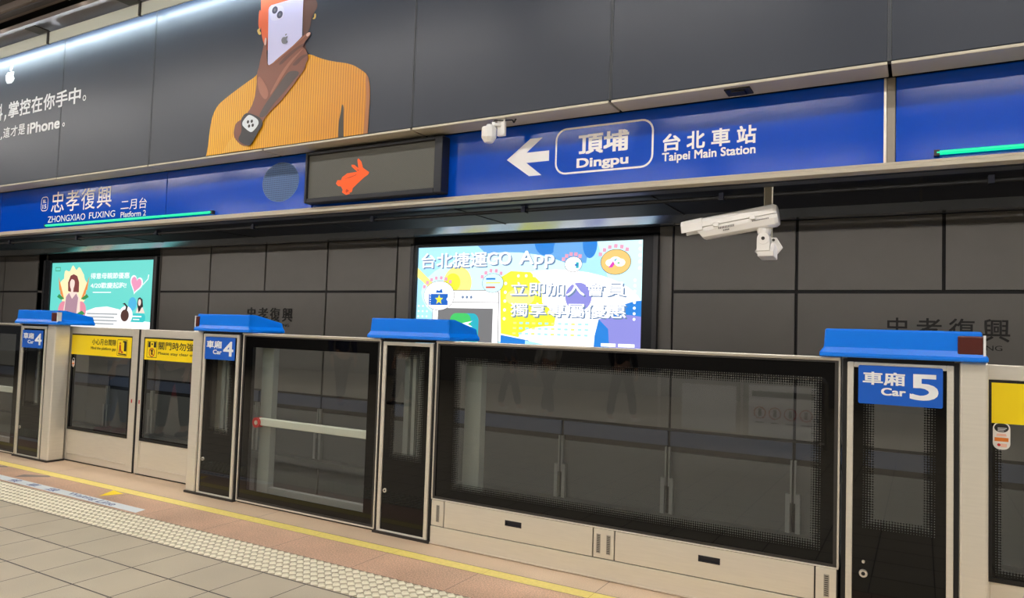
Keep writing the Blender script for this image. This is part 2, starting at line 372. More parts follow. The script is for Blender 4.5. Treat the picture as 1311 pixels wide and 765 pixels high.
# ------------------------------------------------------------------ lit advertising boxes
def em(name, c, k=1.): return mat('lit_' + name, c, .4, emit=AD_GLOW*k)
def lightbox(l0, l1, b0, b1, zt, zb, label):
    t = thing('light_box', label, 'advertising light box', ((l0+l1)/2, W, zb))
    f = MB(); ztop = zt + .06
    f.box(l0, b0, W-.05, W+.03, zb-.1, ztop); f.box(b1, l1, W-.05, W+.03, zb-.1, ztop); f.box(b0, b1, W-.05, W+.03, zt, ztop); f.box(b0, b1, W-.05, W+.03, zb-.1, zb)
    f.build('frame', mat('dark_box_frame', (38, 40, 44), .4, .4), t, .008)
    for x in (l0+.03, l1-.03): MB().box(x-.03, x+.03, W-.065, W-.05, zb-.1, ztop).build('edge_strip', mat('grey_frame_strip', (70, 70, 72), .4, .4), t, .004)
    return t
PY = W - .012
def ad_app():
    t = lightbox(-6.54, -2.784, -6.425, -2.985, 2.65, 1.15, 'large lit advert with white app lettering on blue and yellow behind the widest gate screen')
    mats = [em('pale_cyan', (170, 226, 250), 1.25), em('white', (255, 255, 255), 1.35), em('sky_blue', (110, 176, 238), 1.1), em('blue', (40, 140, 236)), em('violet', (150, 150, 232), 1.05),
            em('yellow', (238, 240, 60), 1.15), em('pale_yellow', (250, 236, 140), 1.15), em('orange', (250, 206, 122), 1.1), em('magenta', (236, 70, 200)), em('ad_grey', (128, 128, 130)),
            em('green', (70, 214, 110)), em('teal', (40, 190, 210)), em('line_grey', (60, 50, 60), .8), em('pink', (242, 170, 200), 1.05), em('royal', (0, 104, 210)), em('soft_grey', (120, 150, 190), .9), em('red', (236, 84, 60)), em('ice', (206, 246, 252), 1.3)]
    (CY, WH, SK, BL, VI, YE, PY_, OR, MA, GR, GN, TE, LN, PK, RO, SH, RE, IC) = range(18)
    a = MB(); x0, x1, z0, z1 = -6.425, -2.985, 1.15, 2.65
    a.box(x0, x1, PY, PY+.01, z0, z1, CY)
    L = [PY]
    def y(): L[0] -= .0006; return L[0]
    def clip(pts):
        # Sutherland-Hodgman against the poster rectangle
        for ax, lim, sg in ((0,x0,1),(0,x1,-1),(1,z0,1),(1,z1,-1)):
            out = []
            for i in range(len(pts)):
                p_, q_ = pts[i-1], pts[i]; ip = (p_[ax]-lim)*sg >= 0; iq = (q_[ax]-lim)*sg >= 0
                if ip != iq:
                    u = (lim-p_[ax])/(q_[ax]-p_[ax]); out.append((p_[0]+u*(q_[0]-p_[0]), p_[1]+u*(q_[1]-p_[1])))
                if iq: out.append(q_)
            pts = out
            if not pts: return pts
        return pts
    def disc(x, z, r, m, rz=None):
        rz = rz or r; c = clip([(x+r*math.cos(2*math.pi*i/32), z+rz*math.sin(2*math.pi*i/32)) for i in range(32)])
        if len(c) > 2: a.flat(c, y(), m, .0003)
    def poly(pts, m):
        c = clip(pts)
        if len(c) > 2: a.flat(c, y(), m, .0003)
    poly([(-5.4,2.65),(-3.7,2.65),(-3.75,2.38),(-5.1,2.40)], SK)
    disc(-4.75, 2.62, .33, SK); disc(-4.33, 2.66, .17, BL); disc(-4.0, 2.56, .22, SK); disc(-3.70, 2.62, .10, BL, .18)
    poly([(-3.6,2.65),(-2.985,2.65),(-2.985,1.9),(-3.4,2.05)], IC)
    disc(-5.0, 2.0, 1.35, IC, .55); disc(-4.2, 1.75, 1.25, WH, .55)
    poly([(-6.425,2.36),(-6.0,2.02),(-6.06,1.96),(-6.425,2.22)], PY_)
    disc(-5.72, 2.13, .24, PY_); disc(-5.80, 2.14, .13, YE)
    poly([(-5.02,2.20),(-4.85,2.29),(-4.55,2.27),(-4.38,2.12),(-4.36,1.86),(-4.15,1.72),(-4.2,1.46),(-4.6,1.38),(-4.98,1.44)], YE)
    disc(-4.70, 1.93, .22, PY_, .12); disc(-4.15, 1.40, .55, WH, .16)
    poly([(-4.98,1.42),(-4.55,1.36),(-4.3,1.15),(-4.98,1.15)], BL); poly([(-4.6,1.36),(-4.1,1.28),(-4.0,1.15),(-4.6,1.15)], CY)
    disc(-3.84, 1.94, .185, VI); disc(-2.95, 1.62, .46, BL, .28)
    poly([(-3.55,1.66),(-3.15,1.72),(-2.985,1.70),(-2.985,1.15),(-3.55,1.15)], VI)
    poly([(-3.55,1.66),(-3.42,1.54),(-3.40,1.32),(-3.45,1.15),(-3.62,1.15),(-3.60,1.45)], BL)
    for k in range(8): disc(-3.08, 2.15-.069*k, .018, WH)
    for k in range(5): disc(-3.02, 2.62-.08*k, .02, WH)
    for k in range(5):
        for j in range(3): disc(-6.37+.075*j, 1.80-.075*k, .014, WH)
        disc(-4.92, 2.12-.12*k, .022, WH)
    for k in range(3): disc(-4.72+.12*k, 2.22, .02, WH)
    # phone / window drawing
    poly([(-6.115,2.03),(-5.05,2.03),(-5.012,1.99),(-5.0,1.15),(-6.115,1.15)], LN)
    poly([(-6.108,2.022),(-5.055,2.022),(-5.02,1.985),(-5.008,1.15),(-6.108,1.15)], WH)
    poly([(-6.10,1.862),(-5.012,1.862),(-5.012,1.855),(-6.10,1.855)], LN)
    for k in range(3): disc(-5.60+.07*k, 1.93, .02, SH)
    poly([(-6.014,1.775),(-5.10,1.775),(-5.10,1.15),(-6.014,1.15)], GR)
    a.flat(rr(-5.80,-5.325,1.23,1.705,.10), y(), TE, .0003); a.flat(clip(rr(-5.80,-5.45,1.40,1.705,.10)), y(), GN, .0003)
    a.flat([(-5.62,1.56),(-5.42,1.60),(-5.50,1.555),(-5.42,1.52),(-5.62,1.50),(-5.52,1.535)], y(), WH, .0003)
    # round icons
    disc(-6.005, 1.95, .268, LN, .212); disc(-6.005, 1.95, .262, WH, .206)
    a.flat([(-6.18,1.815),(-5.85,1.815),(-5.85,1.87),(-5.875,1.90),(-5.85,1.93),(-5.85,1.975),(-6.18,1.975)], y(), RO, .0003)
    a.flat([(-6.06,1.99),(-6.05,2.03),(-6.0,2.02),(-5.96,2.05),(-5.94,1.99)], y(), RO, .0003)
    yy = y()
    for k in range(5): a.disc(-6.155, 1.83+.033*k, .009, yy, WH)
    a.flat([(-6.0+(.075 if i%2==0 else .033)*math.sin(math.pi*i/5), 1.893+(.075 if i%2==0 else .033)*math.cos(math.pi*i/5)) for i in range(10)], y(), YE, .0003)
    disc(-5.112, 2.125, .172, LN, .134); disc(-5.112, 2.125, .166, IC, .129)
    poly([(-5.22,2.17),(-5.07,2.17),(-5.07,2.195),(-5.22,2.195)], BL); poly([(-5.22,2.055),(-5.07,2.055),(-5.07,2.078),(-5.22,2.078)], RE); poly([(-5.06,2.12),(-4.99,2.12),(-4.99,2.135),(-5.22,2.135),(-5.22,2.12)], YE)
    disc(-3.908, 2.36, .125, LN, .101); disc(-3.908, 2.36, .119, WH, .096); poly([(-3.87,2.31),(-3.83,2.31),(-3.83,2.385),(-3.87,2.385)], TE); poly([(-3.885,2.34),(-3.845,2.34),(-3.85,2.36),(-3.885,2.36)], RO)
    disc(-3.326, 2.378, .203, LN, .161); disc(-3.326, 2.378, .197, OR, .155); disc(-3.40, 2.37, .06, WH, .045); disc(-3.27, 2.37, .07, WH, .05); disc(-3.33, 2.40, .07, WH, .045)
    a.flat([(-3.42,2.31),(-3.36,2.39),(-3.34,2.35),(-3.37,2.31)], y(), MA, .0003); a.flat([(-3.35,2.40),(-3.30,2.43),(-3.33,2.385)], y(), TE, .0003); a.flat([(-3.31,2.36),(-3.28,2.38),(-3.27,2.35)], y(), GN, .0003)
    for cx, cz, R_, n in ((-6.0,1.95,.30,7), (-3.326,2.378,.235,6), (-3.908,2.36,.155,5), (-5.1,2.125,.20,5)):   # small pink characters on arcs
        for k in range(n):
            th = math.radians(150 - 100*k/(n-1)); px = cx+R_*math.cos(th); pz = cz+R_*.85*math.sin(th)
            a.flat([(px-.026,pz-.022),(px+.022,pz-.026),(px+.026,pz+.022),(px-.022,pz+.026)], y(), PK, .0003)
    # lettering with a soft grey blue offset shadow print
    def word(body, xa, xb, za, zb, bold=.03):
        a.text(body, xa+.02, xb+.02, za-.018, zb-.018, y()-.0004, SH, bold); a.text(body, xa, xb, za, zb, y()-.0008, WH, bold); L[0] -= .001
    word('台北捷運', -6.315, -5.205, 2.345, 2.558, .012); word('GO', -5.19, -4.82, 2.372, 2.545, .012); word('App', -4.69, -4.17, 2.315, 2.55, .012)
    word('立即加入會員', -4.81, -3.175, 1.95, 2.132, .009); word('獨享專屬優惠', -4.80, -3.165, 1.675, 1.856, .009)
    for k in range(3):
        for j in range(12): poly([(-4.75+.095*j,1.575-.07*k),(-4.70+.095*j,1.575-.07*k),(-4.70+.095*j,1.60-.07*k),(-4.75+.095*j,1.60-.07*k)], CY if j % 3 else PY_)
    poly([(-3.475,1.32),(-3.28,1.32),(-3.28,1.36),(-3.475,1.36)], WH); poly([(-3.245,1.32),(-3.035,1.32),(-3.035,1.36),(-3.245,1.36)], WH)
    a.build('poster', mats, t)
ad_app()
def ad_gift():
    t = lightbox(-16.347, -12.482, -16.10, -12.61, 2.615, 1.20, 'turquoise lit advert with a flower framed woman behind the left gate leaf')
    mats = [em('turquoise', (112, 226, 214), 1.0), em('white2', (255, 255, 255), 1.1), em('hair_brown', (140, 70, 70), .9), em('skin', (250, 226, 214), 1.05), em('dress', (190, 150, 166), .95),
            em('flower_orange', (246, 150, 80)), em('flower_pink', (240, 150, 170)), em('leaf_green', (60, 160, 90), .9), em('glow_cream', (252, 240, 190), 1.1), em('heart_pink', (244, 158, 196)),
            em('dark_hair', (50, 40, 46), .8), em('azure', (80, 190, 236)), em('aqua', (60, 206, 208)), em('brush_brown', (96, 62, 56), .8), em('ink_grey', (150, 160, 166), .9)]
    (TQ, WH, HB, SK, DR, FO, FP, LG, GC_, HP, DH, AZ, AQ, BB, IG) = range(15)
    a = MB(); x0, x1, z0, z1 = -16.10, -12.61, 1.20, 2.615
    a.box(x0, x1, PY, PY+.01, z0, z1, TQ); L = [PY]
    def y(): L[0] -= .0006; return L[0]
    a.flat([(-16.10,1.20),(-12.61,1.20),(-12.61,1.43),(-13.2,1.46),(-13.64,1.66),(-14.06,1.715),(-14.45,1.69),(-14.88,1.59),(-15.3,1.30),(-16.10,1.25)], y(), WH, .0003)
    a.flat([(-15.27+(.47+.05*math.sin(th*.3*math.pi))*math.cos(2*math.pi*th/60), 2.08+(.43+.05*math.cos(th*.37*math.pi))*math.sin(2*math.pi*th/60)) for th in range(60)], y(), GC_, .0003)
    for sx in (-1, 1):
        for k in range(3):
            cx = -15.27+sx*(.36+.05*k); cz = 1.98+.09*k
            a.flat([(cx-.05,cz-.12),(cx+.05,cz-.12),(cx+sx*.10,cz+.16)], y(), FO, .0003)
        a.flat([(-15.27+sx*.30,1.86),(-15.27+sx*.50,1.96),(-15.27+sx*.58,1.90),(-15.27+sx*.42,1.84)], y(), LG, .0003)
        a.disc(-15.27+sx*.32, 1.62, .19, y(), FP)
    a.flat([(-15.44,2.02),(-15.46,2.20),(-15.38,2.34),(-15.27,2.37),(-15.14,2.33),(-15.06,2.20),(-15.05,2.00),(-15.2,1.98)], y(), HB, .0003)
    a.flat([(-15.60,1.50),(-15.50,1.95),(-15.36,2.0),(-15.12,2.0),(-14.99,1.85),(-14.96,1.50)], y(), SK, .0003)
    a.flat([(-15.54,1.50),(-15.50,1.90),(-15.40,1.98),(-15.28,1.86),(-15.14,1.97),(-15.06,1.88),(-15.10,1.50)], y(), DR, .0003)
    a.disc(-15.30, 2.18, .085, y(), SK, .13); a.flat([(-15.33,2.0),(-15.25,2.0),(-15.24,2.1),(-15.34,2.1)], y(), SK, .0003)
    a.flat([(-15.40,2.20),(-15.36,2.31),(-15.22,2.31),(-15.20,2.20),(-15.24,2.25),(-15.33,2.27)], y(), HB, .0003)
    a.flat([(-15.06,1.56),(-14.9,1.62),(-14.78,1.56),(-14.92,1.52)], y(), LG, .0003)
    a.rrline(-15.95, -15.76, 2.44, 2.525, .01, .012, y(), LG)
    a.text('得意母親節優惠', -14.655, -13.36, 2.265, 2.385, y(), WH, .012); a.text('4/20歡慶起跑!', -14.64, -13.446, 2.075, 2.19, y(), WH, .012)
    a.flat([(-14.55,1.985),(-13.93,1.985),(-13.93,2.003),(-14.55,2.003)], y(), WH, .0003)
    for k in range(4):
        a.flat([(-14.71,1.555-.065*k),(-13.68-.1*(k%2),1.555-.065*k),(-13.68-.1*(k%2),1.575-.065*k),(-14.71,1.575-.065*k)], y(), IG, .0003)
    def heart(cx, cz, s_, m):
        P = []
        for i in range(40):
            th = 2*math.pi*i/40; P.append((cx+s_*.0625*16*math.sin(th)**3/1., cz+s_*.0625*(13*math.cos(th)-5*math.cos(2*th)-2*math.cos(3*th)-math.cos(4*th))))
        P = [(cx+(px-cx)*.97+(pz-cz)*.24, cz+(pz-cz)*.97-(px-cx)*.24) for px, pz in P]
        a.flat(P, y(), m, .0003)
    heart(-13.13, 2.155, .20, WH); heart(-13.13, 2.155, .165, HP)
    a.flat([(-12.92,2.13),(-12.76,2.24),(-12.74,2.33),(-12.77,2.33),(-12.78,2.25),(-12.93,2.14)], y(), WH, .0003)
    a.disc(-13.21, 1.77, .13, y(), AZ)
    a.flat([(-13.09,1.60),(-13.05,1.70),(-12.99,1.74),(-12.90,1.73),(-12.81,1.60)], y(), SK, .0003)
    a.flat([(-13.06,1.78),(-13.04,1.88),(-12.98,1.90),(-12.90,1.86),(-12.87,1.72),(-12.92,1.70),(-12.96,1.64),(-13.0,1.61),(-13.02,1.66)], y(), DH, .0003); a.disc(-12.985, 1.80, .045, y(), SK, .065)
    a.flat(rr(-13.345,-12.785,1.425,1.585,.07), y(), AQ, .0003); a.flat([(-13.22,1.52),(-12.90,1.52),(-12.90,1.545),(-13.22,1.545)], y(), WH, .0003); a.flat([(-13.16,1.465),(-12.96,1.465),(-12.96,1.485),(-13.16,1.485)], y(), WH, .0003)
    a.disc(-13.40, 1.55, .22, y(), WH, .18); a.disc(-13.425, 1.545, .13, y(), BB, .115)
    a.flat([(-13.42,1.66),(-13.36,1.64),(-13.34,1.72),(-13.44,1.79),(-13.52,1.77),(-13.44,1.75),(-13.40,1.71)], y(), DH, .0003)
    a.build('poster', mats, t)
ad_gift()

# ------------------------------------------------------------------ over the track: duct, pipe, cable tray
struct(MB().box(XL, XR, 4.32, 7.40, 2.75, 3.4).build('trim_7', NAVY, None))
sr = MB()
for k in range(-9, 2): sr.box(-.02+1.44*k*1.5, .0+1.44*k*1.5, 4.32, 7.40, 2.742, 2.75)
struct(sr.build('trim_8', BLACK))
pp = thing('service_pipe', 'black service pipe hung under the dark duct above the track', 'pipe', (0, 6.45, 2.70))
MB().cyl((XL,6.45,2.712),(XR,6.45,2.712),.020).build('pipe', BLACK, pp, smooth=False)
for k in range(9):
    x = .45-2.0*k
    MB().box(x-.02, x+.02, 6.41, 6.49, 2.685, 2.75).build('hanger', NAVY, pp)
for k in range(-9, 3):  # added tubes, hidden behind the sign band, to brighten the far wall
    t = thing('added_track_lamp', '', 'light', (-.4+2.0*k, 4.42, 2.72), 'added lamps behind the sign band'); t['label'] = 'added unseen tube lamp behind the sign band, lighting the far wall'
    MB().box(-1.3+2.0*k, .5+2.0*k, 4.39, 4.45, 2.725, 2.749).build('lamp_housing', GREYM, t)
    MB().cyl((-1.25+2.0*k,4.42,2.705),(.45+2.0*k,4.42,2.705),.016,.016,10).build('lamp_tube', mat('added_track_tube', (255, 246, 238), .5, emit=ADDED_TRACK_LAMP), t)
ct = thing('cable_tray', 'grey metal cable tray running above the lit adverts on the far wall', 'cable tray', (0, 8.15, 2.80))
MB().prism_x([(7.98,2.864),(8.14,2.784),(8.30,2.784),(8.30,2.80),(8.145,2.80),(7.985,2.88)], XL, XR).build('tray', mat('tray_metal', (176, 182, 190), .22, .85), ct)
MB().box(XL, XR, 8.15, 8.48, 2.80, 3.4).build('bracket_beam', NAVY, ct)
struct(MB().box(XL, XR, 7.40, 9.0, 3.4, 3.5).build('ceiling', NAVY))

# ------------------------------------------------------------------ sign band over the platform edge
S = 4.05
struct(MB().box(XL, XR, S+.05, 4.32, 2.34, 4.6).build('wall_upper', NAVY))
tr = MB().box(XL, XR, 4.02, 4.09, 2.345, 2.362).box(XL, XR, 4.0, 4.09, 2.322, 2.342)
struct(tr.build('trim_9', BEIGE, None, .003))
struct(MB().box(XL, XR, 4.11, 4.20, 2.318, 2.338).build('trim_10', NAVY2))
SZ0, SZ1 = 2.364, 2.80
def fascia(x0, x1, label):
    t = thing('sign_panel', label, 'sign', ((x0+x1)/2, S, SZ0))
    MB().box(x0, x1, S, S+.05, SZ0, SZ1).build('panel', BLUEP, t, .004)
    return t
SP = S - .001
fascia(-12.0, -8.765, 'blank blue sign panel at the far left end of the sign band')
t = fascia(-8.755, -5.912, 'blue sign panel with the Zhongxiao Fuxing station name')
a = MB(); a.rrline(-7.965, -7.835, 2.55, 2.70, .04, .008, SP, 0); a.text('BL', -7.93, -7.87, 2.635, 2.67, SP, 0, .02); a.text('15', -7.935, -7.865, 2.575, 2.62, SP, 0, .02)
for i, ch in enumerate('忠孝復興'):
    x = -7.775 + .268*i; a.text(ch, x, x+.235, 2.525, 2.735, SP, 0, .004)
a.text('ZHONGXIAO', -7.82, -7.155, 2.425, 2.49, SP, 0, .004); a.text('FUXING', -7.09, -6.665, 2.43, 2.492, SP, 0, .004)
a.build('station_name', LETTER, t)
a = MB(); a.text('二月台', -6.58, -6.185, 2.485, 2.585, SP, 0, .004); a.text('Platform 2', -6.575, -6.19, 2.415, 2.468, SP, 0, .01); a.build('platform_name', LETTER, t)
t = fascia(-5.902, -4.115, 'blue sign panel with a round speaker grille left of the display')
gm_ = mat('perforated_grille', (92, 124, 176), .5)
a = MB(); a.disc(-4.467, 2.594, .206, SP, 0, .160, 40); a.build('speaker_grille', gm_, t)
a = MB()
for i in range(-12, 13):
    for j in range(-9, 10):
        x, z = i*.016, j*.0165
        if (x/.198)**2+(z/.152)**2 < 1: a.box(-4.467+x-.0035, -4.467+x+.0035, SP-.0016, SP-.0006, 2.594+z-.0035, 2.594+z+.0035)
h = a.build('hole_pattern', mat('grille_hole', (22, 40, 84), .6), t); h['kind'] = 'stuff'
t = fascia(-4.105, -.172, 'long blue direction sign with arrow pointing left to Dingpu')
a = MB(); a.add([(x, SP, z) for x, z in [(-2.375,2.582),(-2.205,2.705),(-2.115,2.705),(-2.228,2.617),(-2.065,2.617),(-2.065,2.55),(-2.228,2.55),(-2.115,2.462),(-2.205,2.462)]], [(0,8,7,6),(0,6,5,4,3),(0,3,2,1)]).build('arrow', LETTER, t)
a = MB(); a.rrline(-2.022, -1.378, 2.452, 2.745, .075, .012, SP, 0); a.build('name_border', LETTER, t)
a = MB(); a.text('頂埔', -1.862, -1.532, 2.567, 2.697, SP, 0, .03); a.text('Dingpu', -1.872, -1.532, 2.468, 2.545, SP, 0, .03); a.build('destination_name', LETTER, t)
a = MB()
for i, ch in enumerate('台北車站'): a.text(ch, -1.322+.141*i, -1.322+.141*i+.105, 2.535, 2.638, SP, 0, .025)
a.text('Taipei Main Station', -1.325, -.797, 2.462, 2.528, SP, 0, .025); a.build('via_name', LETTER, t)
MB().box(-.172, -.160, S-.004, S+.05, SZ0, SZ1).build('edge_strip', STEELB, t)
fascia(-.118, 4.0, 'blank blue sign panel right of the metal joint strip with a green light tube')
tag(MB().box(-.159, -.120, S-.002, S+.05, SZ0, SZ1).build('joint_strip', mat('dull_strip_metal', (150, 142, 130), .45, .5), None, .003), 'vertical metal joint strip between the two right hand blue sign panels', 'trim strip')
def green(x0, x1, lab):
    t = thing('light_tube', lab, 'light', ((x0+x1)/2, 4.03, 2.38))
    MB().cyl((x0,4.030,2.392),(x1,4.030,2.392),.011,.011,12).build('tube', mat('green_tube', (0, 238, 170), .4, emit=1.15), t)
    for x in (x0, x1): MB().box(x-.012, x+.012, 4.02, 4.05, 2.378, 2.406).build('end_cap', DSTEEL, t)
green(-7.82, -5.25, 'green light tube under the Zhongxiao Fuxing station name'); green(.06, 3.0, 'green light tube on the blank blue panel at the right end')
# LED display
t = thing('led_display', 'dark LED matrix display showing an orange running rabbit', 'display', (-3.46, 4.0, 2.385))
a = MB().ring(-4.105, -2.83, 2.385, 2.775, .022, .065, .035, .025, 3.955, 4.047); a.build('housing', mat('display_housing', (40, 42, 48), .4, .3), t, .006)
def led_mat():
    m = bpy.data.materials.new('led_matrix'); m.use_nodes = True; N = m.node_tree.nodes; L = m.node_tree.links; p = N['Principled BSDF']; p.inputs['Roughness'].default_value = .5
    tc = N.new('ShaderNodeTexCoord'); br = N.new('ShaderNodeTexChecker'); br.inputs['Scale'].default_value = 160
    br.inputs[1].default_value = rgb(98, 98, 90); br.inputs[2].default_value = rgb(74, 74, 68); L.new(tc.outputs['Object'], br.inputs[0]); L.new(br.outputs[0], p.inputs['Base Color']); return m
MB().box(-4.083, -2.895, 3.975, 4.04, 2.42, 2.75).build('screen', led_mat(), t)
RABBIT = [(-3.799, 2.518), (-3.784, 2.542), (-3.750, 2.540), (-3.740, 2.560), (-3.692, 2.586), (-3.594, 2.590), (-3.616, 2.605), (-3.651, 2.633), (-3.654, 2.647), (-3.624, 2.643), (-3.585, 2.614), (-3.599, 2.678), (-3.589, 2.688), (-3.560, 2.662), (-3.542, 2.615), (-3.481, 2.577), (-3.491, 2.561), (-3.527, 2.543), (-3.589, 2.502), (-3.631, 2.472), (-3.640, 2.443), (-3.662, 2.441), (-3.656, 2.432), (-3.694, 2.426), (-3.734, 2.446), (-3.729, 2.466), (-3.748, 2.493), (-3.776, 2.497)]
a = MB().flat(RABBIT, 3.9735, 0)
a.flat([(-3.72,2.545),(-3.62,2.566),(-3.60,2.572),(-3.60,2.566),(-3.66,2.55)], 3.972, 1); a.flat([(-3.69,2.47),(-3.665,2.455),(-3.69,2.44),(-3.70,2.455)], 3.972, 1); a.flat([(-3.60,2.60),(-3.58,2.595),(-3.575,2.602),(-3.59,2.606)], 3.972, 1)
a.build('lit_rabbit', [mat('led_orange', (255, 92, 18), .5, emit=1.0), mat('led_dark_orange', (210, 60, 10), .5, emit=.9)], t)

